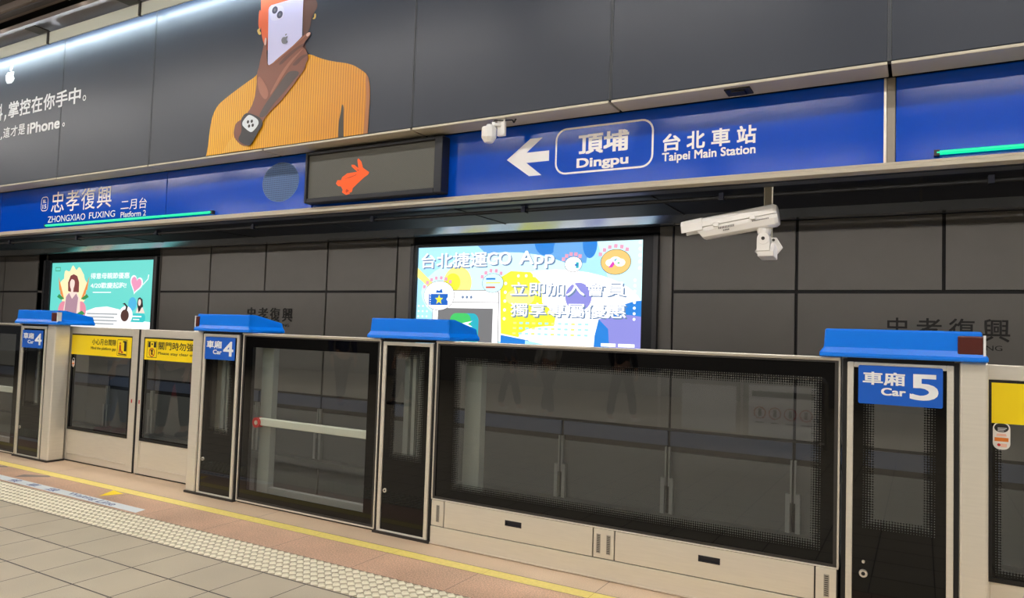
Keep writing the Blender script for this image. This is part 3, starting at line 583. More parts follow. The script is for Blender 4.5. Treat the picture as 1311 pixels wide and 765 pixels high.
# ------------------------------------------------------------------ billboard
BY = 3.85; BZ0, BZ1 = 2.818, 4.19
bb = thing('billboard', 'long charcoal billboard with a person in a yellow sweater holding a phone', 'billboard', (-4.45, BY, BZ0))
jx = [-.142+1.4365*k for k in range(-9, 4)]
for x0, x1 in zip(jx[:-1], jx[1:]):
    MB().box(x0+.009, x1-.009, BY, BY+.04, BZ0, BZ1).build('panel', BOARD, bb, .003)
for x in jx:
    MB().box(x-.008, x-.003, BY-.001, BY+.05, BZ0, BZ1).box(x+.003, x+.008, BY-.001, BY+.05, BZ0, BZ1).box(x-.003, x+.003, BY+.006, BY+.05, BZ0, BZ1).build('joint_strip', mat('joint_grey', (74, 78, 84), .35, .2), bb)
exec_pts = dict(
SWEATER = [(-5.139, 2.819), (-5.103, 2.903), (-5.092, 3.038), (-5.071, 3.143), (-5.013, 3.228), (-4.917, 3.274), (-4.795, 3.324), (-4.648, 3.379), (-4.570, 3.405), (-4.500, 3.480), (-4.035, 3.482), (-3.995, 3.487), (-3.902, 3.442), (-3.782, 3.398), (-3.586, 3.348), (-3.495, 3.295), (-3.427, 3.247), (-3.403, 3.192), (-3.391, 3.081), (-3.396, 2.964), (-3.402, 2.819)],
ARMPIT = [(-3.654, 3.065), (-3.634, 3.045), (-3.633, 2.960), (-3.618, 2.820), (-3.671, 2.820), (-3.680, 2.922), (-3.662, 2.997)],
SLEEVE_EDGE = [(-3.444, 3.262), (-3.410, 3.219), (-3.391, 3.081), (-3.396, 2.964), (-3.402, 2.820), (-3.447, 2.820), (-3.428, 2.969), (-3.425, 3.103)],
NECK = [(-4.520, 3.714), (-4.458, 3.580), (-4.440, 3.469), (-4.033, 3.404), (-4.016, 3.480), (-4.062, 3.580), (-4.040, 3.655)],
FACE_LIT = [(-4.562, 4.039), (-4.557, 3.969), (-4.552, 3.837), (-4.535, 3.731), (-4.512, 3.671), (-4.484, 3.612), (-4.438, 3.577), (-4.414, 3.777), (-4.425, 3.943), (-4.258, 3.953), (-4.10, 3.95), (-3.977, 3.919), (-3.98, 4.06), (-4.06, 4.16), (-4.25, 4.187), (-4.45, 4.16), (-4.54, 4.10)],
EAR_L = [(-4.569, 3.937), (-4.577, 3.911), (-4.577, 3.835), (-4.568, 3.785), (-4.548, 3.767), (-4.541, 3.835), (-4.554, 3.927)],
FACE_DARK = [(-4.112, 3.99), (-4.092, 3.850), (-4.079, 3.636), (-4.039, 3.642), (-4.003, 3.701), (-4.002, 3.760), (-3.970, 3.806), (-3.945, 3.827), (-3.943, 3.866), (-3.967, 3.897), (-3.975, 3.96), (-4.0, 4.06), (-4.06, 4.12)],
EARRING_L = [(-4.589, 3.778), (-4.549, 3.788), (-4.557, 3.762), (-4.537, 3.748), (-4.537, 3.731), (-4.565, 3.732)],
EARRING_R = [(-3.969, 3.789), (-3.950, 3.786), (-3.953, 3.747), (-3.984, 3.748), (-3.980, 3.759), (-3.967, 3.760)],
PHONE = [(-4.464, 3.916), (-4.455, 3.935), (-4.435, 3.946), (-4.257, 3.948), (-4.102, 3.948), (-4.090, 3.936), (-4.088, 3.783), (-4.085, 3.637), (-4.161, 3.584), (-4.303, 3.514), (-4.403, 3.469), (-4.443, 3.442), (-4.453, 3.648)],
CAM_RING = [(-4.434, 3.930), (-4.331, 3.927), (-4.291, 3.896), (-4.287, 3.841), (-4.304, 3.817), (-4.388, 3.813), (-4.427, 3.824), (-4.443, 3.851), (-4.448, 3.915)],
APPLE = [(-4.301, 3.651), (-4.289, 3.663), (-4.271, 3.664), (-4.257, 3.659), (-4.237, 3.665), (-4.235, 3.657), (-4.247, 3.645), (-4.244, 3.631), (-4.232, 3.623), (-4.240, 3.611), (-4.258, 3.608), (-4.277, 3.609), (-4.293, 3.620), (-4.302, 3.638)],
LEAF = [(-4.265, 3.674), (-4.257, 3.685), (-4.244, 3.685), (-4.247, 3.676), (-4.258, 3.671)],
HAND = [(-4.536, 3.470), (-4.526, 3.523), (-4.506, 3.588), (-4.495, 3.634), (-4.485, 3.694), (-4.466, 3.694), (-4.459, 3.662), (-4.458, 3.580), (-4.440, 3.465), (-4.403, 3.469), (-4.284, 3.518), (-4.161, 3.584), (-4.083, 3.630), (-4.022, 3.655), (-3.991, 3.649), (-3.990, 3.633), (-4.011, 3.610), (-4.045, 3.590), (-4.078, 3.553), (-4.041, 3.530), (-4.012, 3.486), (-4.001, 3.452), (-4.025, 3.423), (-4.033, 3.401), (-4.029, 3.383), (-4.184, 3.240), (-4.303, 3.142), (-4.367, 3.113), (-4.465, 3.032), (-4.512, 2.964), (-4.573, 2.887), (-4.637, 2.847), (-4.706, 2.868), (-4.794, 2.943), (-4.786, 3.023), (-4.761, 3.058), (-4.707, 3.071), (-4.617, 3.135), (-4.570, 3.213), (-4.551, 3.323), (-4.557, 3.418)],
FINGER_LINE1 = [(-4.298, 3.443), (-4.192, 3.502), (-4.104, 3.548), (-4.077, 3.546), (-4.044, 3.577), (-4.088, 3.571), (-4.194, 3.536), (-4.318, 3.463)],
FINGER_LINE2 = [(-4.123, 3.415), (-4.072, 3.457), (-4.015, 3.474), (-4.012, 3.486), (-4.065, 3.488), (-4.117, 3.464), (-4.177, 3.424)],
FOREARM_SHADE = [(-4.070, 3.362), (-4.152, 3.302), (-4.247, 3.225), (-4.368, 3.140), (-4.440, 3.057), (-4.519, 3.067), (-4.447, 3.160), (-4.350, 3.248), (-4.255, 3.345), (-4.195, 3.390)],
NAIL1 = [(-4.035, 3.641), (-4.013, 3.651), (-3.991, 3.647), (-3.993, 3.632), (-4.015, 3.618), (-4.031, 3.624)],
NAIL2 = [(-4.485, 3.633), (-4.482, 3.690), (-4.463, 3.690), (-4.459, 3.662), (-4.465, 3.629)],
WATCH_BAND = [(-4.714, 3.071), (-4.657, 3.121), (-4.588, 3.103), (-4.479, 3.057), (-4.452, 3.003), (-4.492, 2.962), (-4.547, 2.893), (-4.590, 2.842), (-4.679, 2.874), (-4.737, 2.913), (-4.687, 2.974)],
WATCH_FACE = [(-4.691, 3.031), (-4.686, 3.054), (-4.635, 3.095), (-4.601, 3.097), (-4.518, 3.053), (-4.501, 3.027), (-4.508, 3.000), (-4.564, 2.956), (-4.598, 2.957), (-4.676, 3.010)],
CUFF = [(-4.794, 2.943), (-4.706, 2.870), (-4.596, 2.838), (-4.594, 2.820), (-4.770, 2.820), (-4.923, 2.820), (-4.847, 2.906)],
BAPPLE = [(-8.421, 3.985), (-8.384, 4.015), (-8.337, 4.012), (-8.292, 4.015), (-8.251, 4.001), (-8.259, 3.960), (-8.234, 3.929), (-8.252, 3.903), (-8.289, 3.885), (-8.342, 3.888), (-8.383, 3.894), (-8.414, 3.934)],
BLEAF = [(-8.340, 4.024), (-8.335, 4.070), (-8.285, 4.091), (-8.278, 4.054), (-8.300, 4.022)])
G = exec_pts
def poster_mat(name, c): return mat('printed_' + name, c, .42)
SW = rib_mat('printed_sweater', (192, 124, 2), (236, 174, 8), 13); CUFFM = rib_mat('printed_cuff', (196, 130, 30), (240, 186, 60), 14)
pm_ = [SW, poster_mat('shadow_olive', (58, 52, 40)), poster_mat('sleeve_edge', (176, 112, 60)), poster_mat('dark_skin', (92, 56, 44)), poster_mat('lit_skin', (222, 96, 44)), poster_mat('gold', (214, 180, 96)),
       poster_mat('phone_lilac', (206, 206, 244)), poster_mat('camera_plate', (218, 218, 246)), poster_mat('lens', (70, 70, 96)), poster_mat('emblem_grey', (110, 112, 122)), poster_mat('brown_skin', (132, 78, 58)), poster_mat('brown_shade', (100, 58, 46)),
       poster_mat('nail', (226, 184, 168)), poster_mat('watch_black', (42, 40, 44)), poster_mat('watch_face', (224, 232, 238)), CUFFM, poster_mat('knuckle', (168, 106, 82)), poster_mat('forearm_grey', (80, 66, 62))]
a = MB(); yy = [BY-.0006]
def smooth(p, n=2):
    for _ in range(n):
        q = []
        for i in range(len(p)):
            (ax_, az_), (bx_, bz_) = p[i], p[(i+1) % len(p)]
            q += [(ax_*.75+bx_*.25, az_*.75+bz_*.25), (ax_*.25+bx_*.75, az_*.25+bz_*.75)]
        p = q
    return p
def lay(k, mi):
    yy[0] -= .0005; p_ = G[k] if isinstance(k, str) else k
    if k in ('SWEATER', 'SLEEVE_EDGE', 'ARMPIT'): p_ = [(px, max(pz, 2.8195)) for px, pz in smooth([(px, pz-.10 if pz < 2.83 else pz) for px, pz in p_], 2)]
    elif k not in ('PHONE', 'CUFF'): p_ = smooth(p_, 2)
    a.flat(p_, yy[0], mi, .0003)
lay('NECK', 3); lay('FACE_LIT', 4); lay('FACE_DARK', 3); lay('EAR_L', 4); lay('SWEATER', 0); lay('ARMPIT', 1); lay('SLEEVE_EDGE', 2)
lay('EARRING_L', 5); lay('EARRING_R', 5); lay('PHONE', 6); lay('CAM_RING', 7)
for x, z in ((-4.392, 3.899), (-4.334, 3.851)):
    yy[0] -= .0005; a.disc(x, z, .031, yy[0], 8, .029); yy[0] -= .0005; a.disc(x, z, .012, yy[0], 9)
lay('APPLE', 9); lay('LEAF', 9)
lay('CUFF', 15); lay('HAND', 10); lay('FOREARM_SHADE', 17); lay('FINGER_LINE1', 11); lay('FINGER_LINE2', 11)
lay([(-4.545,3.40),(-4.50,3.38),(-4.40,3.25),(-4.44,3.18),(-4.53,3.28)], 16)
lay([(-4.24,3.44),(-4.06,3.54),(-4.07,3.525),(-4.20,3.43),(-4.38,3.22),(-4.40,3.24)], 16)
lay([(-4.40,3.47),(-4.16,3.58),(-4.02,3.648),(-4.03,3.635),(-4.17,3.565),(-4.36,3.47)], 16)
lay('NAIL1', 12); lay('NAIL2', 12); lay('WATCH_BAND', 13); lay('WATCH_FACE', 14)
for x, z in ((-4.624,3.042),(-4.580,3.042),(-4.608,3.006),(-4.566,3.008)):
    yy[0] -= .0005; a.disc(x, z, .013, yy[0], 13)
a.build('printed_portrait', pm_, bb)
a = MB(); y_ = BY-.001
a.flat(G['BAPPLE'], y_, 0); a.flat(G['BLEAF'], y_, 0)
a.build('printed_emblem', WHITE, bb)
a = MB()
for i, ch in enumerate('掌控在你手中'):
    x = -8.315 + .2225*i; a.text(ch, x, x+.205, 3.515-.001*i, 3.685-.003*i, y_, 0, .02)
a.circle(-6.935, 3.548, .028, .011, y_, 0)
a.flat([(-8.385,3.56),(-8.355,3.56),(-8.36,3.52),(-8.395,3.49),(-8.385,3.53)], y_, 0); a.text('料', -8.62, -8.43, 3.51, 3.69, y_, 0, .02)
a.build('printed_slogan', WHITE, bb); a = MB()
for i, ch in enumerate('這才是'): a.text(ch, -8.39+.148*i, -8.257+.148*i, 3.312, 3.424, y_, 0, .012)
a.build('printed_subline', WHITE, bb); a = MB(); a.text('iPhone', -7.92, -7.33, 3.302, 3.415, y_, 0, .025); a.build('printed_brand', WHITE, bb); a = MB(); a.circle(-7.262, 3.330, .020, .009, y_, 0); a.flat([(-8.43,3.335),(-8.41,3.335),(-8.415,3.31),(-8.44,3.30)], y_, 0)
a.build('printed_subline', WHITE, bb)
# underside trim, header strip, strip lamp, joint brackets
u = MB()
for x0, x1 in zip(jx[:-1], jx[1:]): u.box(x0+.008, x1-.008, BY-.005, 4.03, 2.798, 2.814)
struct(u.build('trim_11', BEIGE, None, .003))
hd = MB()
for x0, x1 in zip(jx[:-1], jx[1:]): hd.box(x0+.012, x1-.012, 3.695, 3.705, 4.083, 4.194)
struct(hd.build('trim_12', mat('white_header_paint', (214, 218, 206), .5)))
for k, (x0, x1) in enumerate(zip(jx[:-1], jx[1:])):
    lt = thing('strip_light', '', 'light', ((x0+x1)/2, 3.77, 4.16), 'strip lamps over the billboard'); lt['label'] = 'white strip lamp behind the pale header lip over the charcoal billboard'
    MB().box(x0+.02, x1-.02, 3.73, 3.81, 4.185, 4.20).build('lamp_housing', GREYM, lt)
    MB().cyl((x0+.025,3.77,4.162),(x1-.025,3.77,4.162),.014,.014,10).build('lamp_tube', mat('strip_tube', (222, 240, 255), .5, emit=STRIP_LAMP), lt)
for x in jx[1:-1]:
    t = thing('joint_bracket', '', 'bracket', (x, 3.70, 4.14), 'billboard joint brackets'); t['label'] = 'dark metal bracket at a billboard panel joint under the ceiling'
    MB().box(x-.011, x+.011, 3.682, 3.712, 4.08, 4.205).build('bar', DSTEEL, t)
    MB().prism_x([(3.56,4.20),(3.69,4.20),(3.69,4.21),(3.56,4.21)], x-.16, x+.012).build('gusset', DSTEEL, t)
tag(MB().box(-.935, -.80, BY+.03, BY+.14, 2.790, 2.800).box(-.90, -.83, BY+.05, BY+.12, 2.782, 2.792).build('cable_cover', mat('black_plate', (20, 20, 24), .5), None, .003), 'small black plate under the billboard edge above the direction sign', 'cover plate')
# small sensor
t = thing('occupancy_sensor', 'small white motion sensor hanging under the billboard edge', 'sensor', (-2.36, 3.86, 2.80))
MB().box(-2.345, -2.290, 3.862, 3.885, 2.690, 2.80).build('mounting_plate', HOUSING, t, .003)
MB().cyl((-2.365,3.80,2.665),(-2.365,3.80,2.73),.047,.047,10).cyl((-2.365,3.80,2.635),(-2.365,3.80,2.665),.028,.047,10).cyl((-2.365,3.80,2.73),(-2.365,3.80,2.75),.02,.018,10).build('sensor_head', HOUSING, t, .008)
MB().sphere((-2.352,3.83,2.757),.017).tube([(-2.352,3.83,2.757),(-2.32,3.865,2.757)],.010).build('ball_joint', HOUSING, t)
MB().tube([(-2.36,3.81,2.752),(-2.35,3.84,2.785),(-2.31,3.86,2.785),(-2.25,3.89,2.79)],.004).tube([(-2.25,3.89,2.79),(-2.245,3.9,2.775),(-2.23,3.9,2.80)],.005).build('cable', INK, t)

# ------------------------------------------------------------------ ceiling at the upper left
CL = mat('ceiling_tile', (200, 196, 180), .6, 0, .06, 5); GRANITE = mat('speckled_ceiling_panel', (78, 80, 88), .5, 0, .55, 60); CM = mat('taupe_metal', (150, 138, 132), .4, .5)
cl = MB().box(XL, XR, 3.60, 4.08, 4.27, 4.31, 1)
cl.box(XL, XR, -9.5, 4.32, 4.62, 4.75, 3)
for i in range(-22, 8):
    for j in range(12):
        if 3.40-.62*j < -8.6: continue
        gi = (i % 2 == 1) and j == 0
        cl.box(i*.9+.02, i*.9+.86, 3.40-.62*(j+1)+.02, 3.40-.62*j-.02, 4.50, 4.60, 2 if gi else 0)
cl.box(XL, XR, 3.40, 3.46, 4.44, 4.62, 3); cl.box(XL, XR, 3.46, 3.60, 4.38, 4.62, 1)
struct(cl.build('ceiling', [CL, CM, GRANITE, mat('dark_void', (66, 64, 66), .7)]))
ra = thing('spotlight_track', 'grey ceiling track with small spotlights above the billboard', 'light track', (-8, 3.52, 4.36))
MB().box(XL, XR, 3.49, 3.55, 4.365, 4.40).build('rail', mat('track_grey', (96, 94, 98), .4, .5), ra)
for k in range(-5, 3):
    x = -6.72+1.42*k
    MB().cyl((x,3.52,4.365),(x+.03,3.53,4.335),.018,.026,12).build('spotlight', STEELB, ra)
    MB().cyl((x+.03,3.53,4.334),(x+.031,3.5305,4.332),.02,.02,12).build('spotlight_lens', mat('spot_lens', (255, 246, 230), .3, emit=6), ra)

# ------------------------------------------------------------------ platform lamps and the far side behind the camera
lm = mat('ceiling_tube', (255, 250, 246), .5, emit=CEILING_LAMP)
n = 0
for Yl in (1.6, -1.4, -5.2):
    for k in range(-6, 3):
        x = 1.0+2.9*k
        t = thing('ceiling_light', '', 'ceiling light', (x, Yl, 4.5), 'platform ceiling lights'); t['label'] = 'long white ceiling lamp over the platform'
        MB().box(x-1.25, x+1.25, Yl-.11, Yl+.11, 4.50, 4.56).build('housing', WHITE, t)
        MB().box(x-1.2, x+1.2, Yl-.08, Yl+.08, 4.485, 4.50).build('diffuser', lm, t)
struct(MB().box(XL, XR, -9.7, -9.5, -.3, 4.75).build('wall_front', mat('far_side_cladding', (150, 146, 138), .5, 0, .05, 3)))

# ------------------------------------------------------------------ platform gates
F = 4.09
def pane(x0, x1, z0, z1, y, bl, br, bb_, bt_, dw, t, dots=True):
    MB().box(x0, x1, y, y+.010, z0, z1).build('glass', GLASS, t)
    MB().ring(x0, x1, z0, z1, bl, br, bb_, bt_, y-.0014, y-.0004).build('printed_border', BLACKG, t)
    if not dots: return
    xa, xb, za, zb = x0+bl, x1-br, z0+bb_, z1-bt_; Y = y-.0009
    m = MB(); O = [(xa,Y,za),(xb,Y,za),(xb,Y,zb),(xa,Y,zb)]; I = [(xa+dw,Y,za+dw),(xb-dw,Y,za+dw),(xb-dw,Y,zb-dw),(xa+dw,Y,zb-dw)]
    m.add(O+I, [(i,(i+1)%4,4+(i+1)%4,4+i) for i in range(4)])
    o = m.build('dotted_border', DOTS, t)
    at = o.data.attributes.new('edge', 'FLOAT', 'POINT'); at.data.foreach_set('value', [0,0,0,0,1,1,1,1])

def cover(t, x0, x1, lamp=None):
    """moulded blue cover with a flared foot and a top that slopes down to the track"""
    zb, zt = 1.383, 1.528
    def ring(z, dx, yf, yb, zf=None):
        return [(x0+dx,yf,z),(x1-dx,yf,z),(x1-dx,yb,z),(x0+dx,yb,z)]
    A = ring(zb, 0, 4.045, 4.43); B = ring(zb+.022, .001, 4.047, 4.43); C_ = ring(zb+.05, .020, 4.060, 4.425)
    D = [(x0+.026,4.064,zt),(x1-.026,4.064,zt),(x1-.026,4.42,zt-.060),(x0+.026,4.42,zt-.060)]
    E_ = [(x0+.026,4.14,zt),(x1-.026,4.14,zt)]
    v = A+B+C_+D+E_
    f = [(0,3,2,1)]
    for r in (0,4,8):
        for i in range(4):
            j = (i+1) % 4
            if r == 8 and i in (1,3):
                f.append((9,10,14,17,13) if i == 1 else (11,8,12,16,15))
            else: f.append((r+i,r+j,r+4+j,r+4+i))
    f += [(12,13,17,16),(16,17,14,15)]
    c = MB().add(v, f).build('cover', COVER, t, .009, 3)
    if lamp:
        m = MB()
        if lamp > 0: m.box(x1-.125, x1-.022, 4.050, 4.085, zb+.035, zt-.022)
        else: m.box(x0+.022, x0+.06, 4.050, 4.085, zb+.035, zt-.022)
        m.build('indicator_lamp', LAMPB, c, .006)
        e = MB(); xe = x1-.022 if lamp > 0 else x0+.012
        e.box(xe, xe+.010, 4.048, 4.09, zb+.030, zt-.018); e.build('lamp_bezel', WHITE, c)
def car_sign(t, x0, x1, z0, z1, num):
    s_ = MB().rrect(x0, x1, z0, z1, .008, F-.006, 0).build('car_sign', SIGNB, t)
    W_ = x1-x0; H_ = z1-z0; y = F-.0075
    MB().text('車廂', x0+.055*W_, x0+.565*W_, z1-.50*H_, z1-.16*H_, y, 0, .025).text('Car', x0+.28*W_, x0+.575*W_, z0+.24*H_, z0+.44*H_, y, 0, .03).text(num, x0+.62*W_, x0+.95*W_, z0+.17*H_, z0+.83*H_, y, 0, .018).build('sign_lettering', WHITE, s_)
def post(x0, x1, cx0, cx1, label, num=None, sx=None, pillar=None, lamp=None, channel=True, lockz=((.303,.016),)):
    """x0..x1 = glazed service door; pillar = (px0, px1)"""
    t = thing('gate_post', label, 'platform gate post', ((x0+x1)/2, F, 0))
    MB().ring(x0, x1, .004, 1.36, .030, .030, .024, .026, F, F+.045).build('door_frame', STEEL, t, .004)
    pane(x0+.03, x1-.03, .028, 1.334, F+.012, .045, .045, .50, .035, .055, t)
    b = MB().box(x0-.022, x0-.002, F+.012, 4.25, .0, 1.375).box(x1+.002, x1+.022, F+.012, 4.25, .0, 1.375)
    b.box(x0-.002, x1+.002, F+.012, 4.25, 1.362, 1.382); b.build('gasket', BLACK, t)
    MB().box(x0-.027 if not pillar or pillar[0] > x0 else pillar[0]-.004, (x1+.027) if not pillar or pillar[1] < x1 else pillar[1]+.004, F-.012, 4.25, -.001, .018).box(x0+.02, x1-.02, 4.12, 4.25, .018, .40).build('base', mat('dark_base', (40, 36, 34), .5), t)
    if pillar:
        p0, p1 = pillar
        MB().prism_y([(p0,.012),(p1,.012),(p1,1.384),(p0,1.384)], F-.002, 4.245).build('pillar', STEEL, t, .012, 2)
    if channel:
        m = MB(); xc = x0+.52*(x1-x0)
        for k, (dx, wd) in enumerate(((-.10,.045),(-.03,.03),(.03,.055))): m.box(xc+dx, xc+dx+wd, 4.19, 4.235, .55, 1.33)
        m.build('inner_channel', GREYM, t)
    cover(t, cx0, cx1, lamp)
    if num: car_sign(t, *sx, num)
    for lz, lr in lockz:
        lx = x0+.062 if num != '5' else -.249
        MB().cyl((lx,F+.014,lz),(lx,F+.002,lz),lr,lr*.9,20).build('lock_barrel', STEELB, t)
        if lr > .01: MB().cyl((lx,F+.003,lz),(lx,F+.0005,lz),lr*.45,lr*.45,12).build('keyhole', BLACK, t)
post(-8.262, -7.797, -8.335, -7.52, 'leftmost gate post with Car 4 sign and blue cover', '4', (-8.232, -7.838, 1.135, 1.318), (-7.775, -7.632), 1)
post(-5.352, -4.905, -5.435, -4.742, 'gate post with Car 4 sign right of the yellow stickered gate leaves', '4', (-5.318, -4.942, 1.146, 1.334), (-5.49, -5.374), -1)
post(-3.382, -2.940, -3.505, -2.772, 'narrow gate post without a sign between push bar door and widest screen')
post(-.331, .137, -.462, .275, 'rightmost gate post with Car 5 sign and blue cover', '5', (-.279, .091, 1.153, 1.346), (.160, .277), 1, channel=False, lockz=((.303,.021),(.361,.008)))

def escape_door(x0, x1, label, bar_end=-1):
    t = thing('escape_door', label, 'emergency door', ((x0+x1)/2, F, 0))
    y = F+.015
    MB().ring(x0, x1, .012, 1.372, .012, .012, .012, .012, y-.002, y+.05).build('frame', STEEL, t, .002)
    MB().ring(x0+.012, x1-.012, .024, 1.36, .016, .016, .016, .010, y, y+.05).build('gasket', DSTEEL, t)
    MB().box(x0, x1, y-.012, y+.06, 1.368, 1.381).build('top_rail', STEELB, t, .003)
    pane(x0+.028, x1-.028, .040, 1.35, y+.006, .085, .085, .075, .085, .04, t, False)
    MB().box(x0+.13, x0+.26, 4.20, 4.26, .05, 1.27).build('inner_post', GREYM, t, .004)
    MB().box(x0+.255, x1-.10, 4.205, 4.25, .075, .135).build('inner_rail', GREYM, t, .004)
    xa, xb = x0+.17, x1-.11
    MB().box(xa, xb, 4.150, 4.185, .632, .694).build('push_bar', mat('pale_push_bar', (222, 220, 210), .4, .2), t, .008)
    e = xa if bar_end < 0 else xb
    MB().cyl((e-.012,4.135,.655),(e-.012,4.19,.655),.042,.042,20).build('red_bar_end', RED, t, .006)
    MB().cyl((e-.006,4.130,.655),(e-.006,4.136,.655),.018,.018,16).build('bar_button', STEELB, t)
    MB().box(x0+.01, x1-.01, y+.01, y+.05, .0, .012).build('threshold', BLACK, t)
escape_door(-4.872, -3.412, 'glass emergency door with a pale push bar between two gate posts')
escape_door(-9.78, -8.294, 'glass emergency door cut by the left edge beside the leftmost post', 1)

def leaf(x0, x1, edge, label, glass, sticker, pic):
    D = 4.262; t = thing('gate_leaf', label, 'sliding gate door', ((x0+x1)/2, D, 0))
    g0, g1 = glass
    MB().box(x0, g0, D, D+.045, .012, 1.372).box(g1, x1, D, D+.045, .012, 1.372).box(g0, g1, D, D+.045, 1.298, 1.372).build('frame', STEEL, t, .004)
    MB().box(g0, g1, D+.006, D+.045, .012, .322).build('kick_panel', STEEL, t, .003)
    m = MB().box(g0+.01, g1-.02, D, D+.01, .075, .083)
    if g0-x0 < .2: m.box(g0+.012, g0+.018, D, D+.01, .075, .315)
    m.build('panel_moulding', STEELB, t)
    MB().ring(g0, g1, .322, 1.298, .018, .018, .022, .018, D-.001, D+.04).build('gasket', BLACK, t)
    pane(g0+.018, g1-.018, .344, 1.28, D+.008, .012, .012, .012, .008, .03, t, edge == 'none')
    if edge == 'right': MB().box(x1, x1+.018, D+.005, D+.05, .012, 1.366).build('edge_seal', BLACK, t)
    if edge == 'left': MB().box(x0-.018, x0, D+.005, D+.05, .012, 1.366).build('edge_seal', BLACK, t)
    if edge != 'none':
        ex = x1-.05 if edge == 'right' else x0+.03
        MB().box(ex-.006, ex+.006, D-.003, D, .665, .70).build('red_mark', RED, t)
    MB().box(x0+.01, x1-.01, D+.012, D+.04, -.0005, .012).build('bottom_seal', BLACK, t)
    sx0, sx1 = sticker; z0, z1 = 1.088, 1.285
    s_ = MB().box(sx0, sx1, D-.0025, D-.0012, z0, z1).build('warning_sticker', YEL, t)
    y = D-.0032; a = MB()
    if pic == 'gap':
        a.text('小心月台間隙', -7.27, -6.865, 1.197, 1.258, y, 0, .012); a.text('Mind the platform gap', -7.285, -6.865, 1.142, 1.178, y, 0, .012)
        bx = -6.845; a.rrline(bx, bx+.16, 1.105, 1.262, .008, .005, y, 0)
        a.flat([(bx+.11,1.15),(bx+.148,1.15),(bx+.148,1.25),(bx+.09,1.25),(bx+.09,1.235),(bx+.11,1.235)], y, 0); a.flat([(bx+.02,1.118),(bx+.148,1.112),(bx+.148,1.124),(bx+.02,1.128)], y, 0)
        a.disc(bx+.045, 1.225, .011, y, 1); a.flat([(bx+.033,1.21),(bx+.058,1.21),(bx+.062,1.17),(bx+.08,1.135),(bx+.066,1.13),(bx+.048,1.16),(bx+.038,1.13),(bx+.024,1.13),(bx+.034,1.17)], y, 1)
        a.flat([(bx+.07,1.132),(bx+.10,1.132),(bx+.085,1.155)], y, 1)
    elif pic == 'doors':
        a.text('關門時勿強行進出', -6.205, -5.40, 1.188, 1.262, y, 0, .012); a.text('Please stay clear of closing doors', -6.205, -5.32, 1.135, 1.168, y, 0, .012)
        bx = -6.375; a.rrline(bx, bx+.15, 1.108, 1.262, .006, .005, y, 0)
        a.flat([(bx+.015,1.205),(bx+.05,1.205),(bx+.05,1.255),(bx+.015,1.255)], y, 0); a.flat([(bx+.10,1.205),(bx+.135,1.205),(bx+.135,1.255),(bx+.10,1.255)], y, 0); a.disc(bx+.075, 1.235, .010, y, 0)
        a.circle(bx+.075, 1.157, .043, .009, y, 1); a.flat([(bx+.042,1.186),(bx+.048,1.19),(bx+.108,1.128),(bx+.102,1.124)], y, 1); a.flat([(bx+.066,1.135),(bx+.084,1.135),(bx+.09,1.185),(bx+.062,1.185)], y, 0)
    if a.v: a.build('sticker_print', [INK, mat('red_print', (200, 50, 30), .5)], s_)
    # small round topped notice under the yellow sticker
    if pic != 'doors':
        nx0 = sx0+.0 if pic == 'blank' else g0+.03
        nx0, nx1, nz0, nz1 = (.305, .376, .962, 1.094) if pic == 'blank' else (-7.605, -7.558, .955, 1.052)
        nb = MB().flat(rr(nx0, nx1, nz0, nz1, .03), D-.002, 0, .001).build('notice_sticker', mat('notice_white', (236, 232, 226), .5), t)
        q = MB(); hh = nz1-nz0; ww = nx1-nx0
        q.flat(rr(nx0+.006, nx1-.006, nz0+.64*hh, nz1-.006, .022), D-.0026, 0, .0005)
        q.flat([(nx0+.1*ww,nz0+.30*hh),(nx1-.1*ww,nz0+.30*hh),(nx1-.1*ww,nz0+.44*hh),(nx0+.1*ww,nz0+.44*hh)], D-.0026, 1, .0005)
        q.flat([(nx0+.2*ww,nz0+.49*hh),(nx1-.2*ww,nz0+.49*hh),(nx1-.25*ww,nz0+.58*hh),(nx0+.25*ww,nz0+.58*hh)], D-.0026, 2, .0005); q.disc(nx0+.35*ww, nz0+.17*hh, .10*ww, D-.0026, 3)
        q.flat([(nx0+.45*ww,nz0+.10*hh),(nx1-.2*ww,nz0+.10*hh),(nx1-.2*ww,nz0+.22*hh),(nx0+.45*ww,nz0+.22*hh)], D-.0026, 2, .0005)
        if pic == 'blank':
            for k in range(3): q.flat([(nx0+.28*ww,nz0+(.78-.05*k)*hh),(nx1-(.2+.08*k)*ww,nz0+(.78-.05*k)*hh),(nx1-(.2+.08*k)*ww,nz0+(.80-.05*k)*hh),(nx0+.28*ww,nz0+(.80-.05*k)*hh)], D-.0032, 4, .0005)
        q.build('notice_print', [mat('notice_black', (40, 38, 36), .5), mat('notice_orange', (236, 130, 40), .5), mat('notice_peach', (240, 190, 170), .5), RED, WHITE], nb)
leaf(-7.72, -6.522, 'right', 'left sliding gate leaf with yellow mind the gap sticker', (-7.63, -6.615), (-7.628, -6.618), 'gap')
leaf(-6.484, -5.25, 'left', 'right sliding gate leaf with yellow stand clear sticker', (-6.428, -5.42), (-6.412, -5.44), 'doors')
leaf(.20, 1.40, 'none', 'sliding gate leaf with plain yellow sticker at the right edge beside Car 5 post', (.285, 1.30), (.300, 1.28), 'blank')

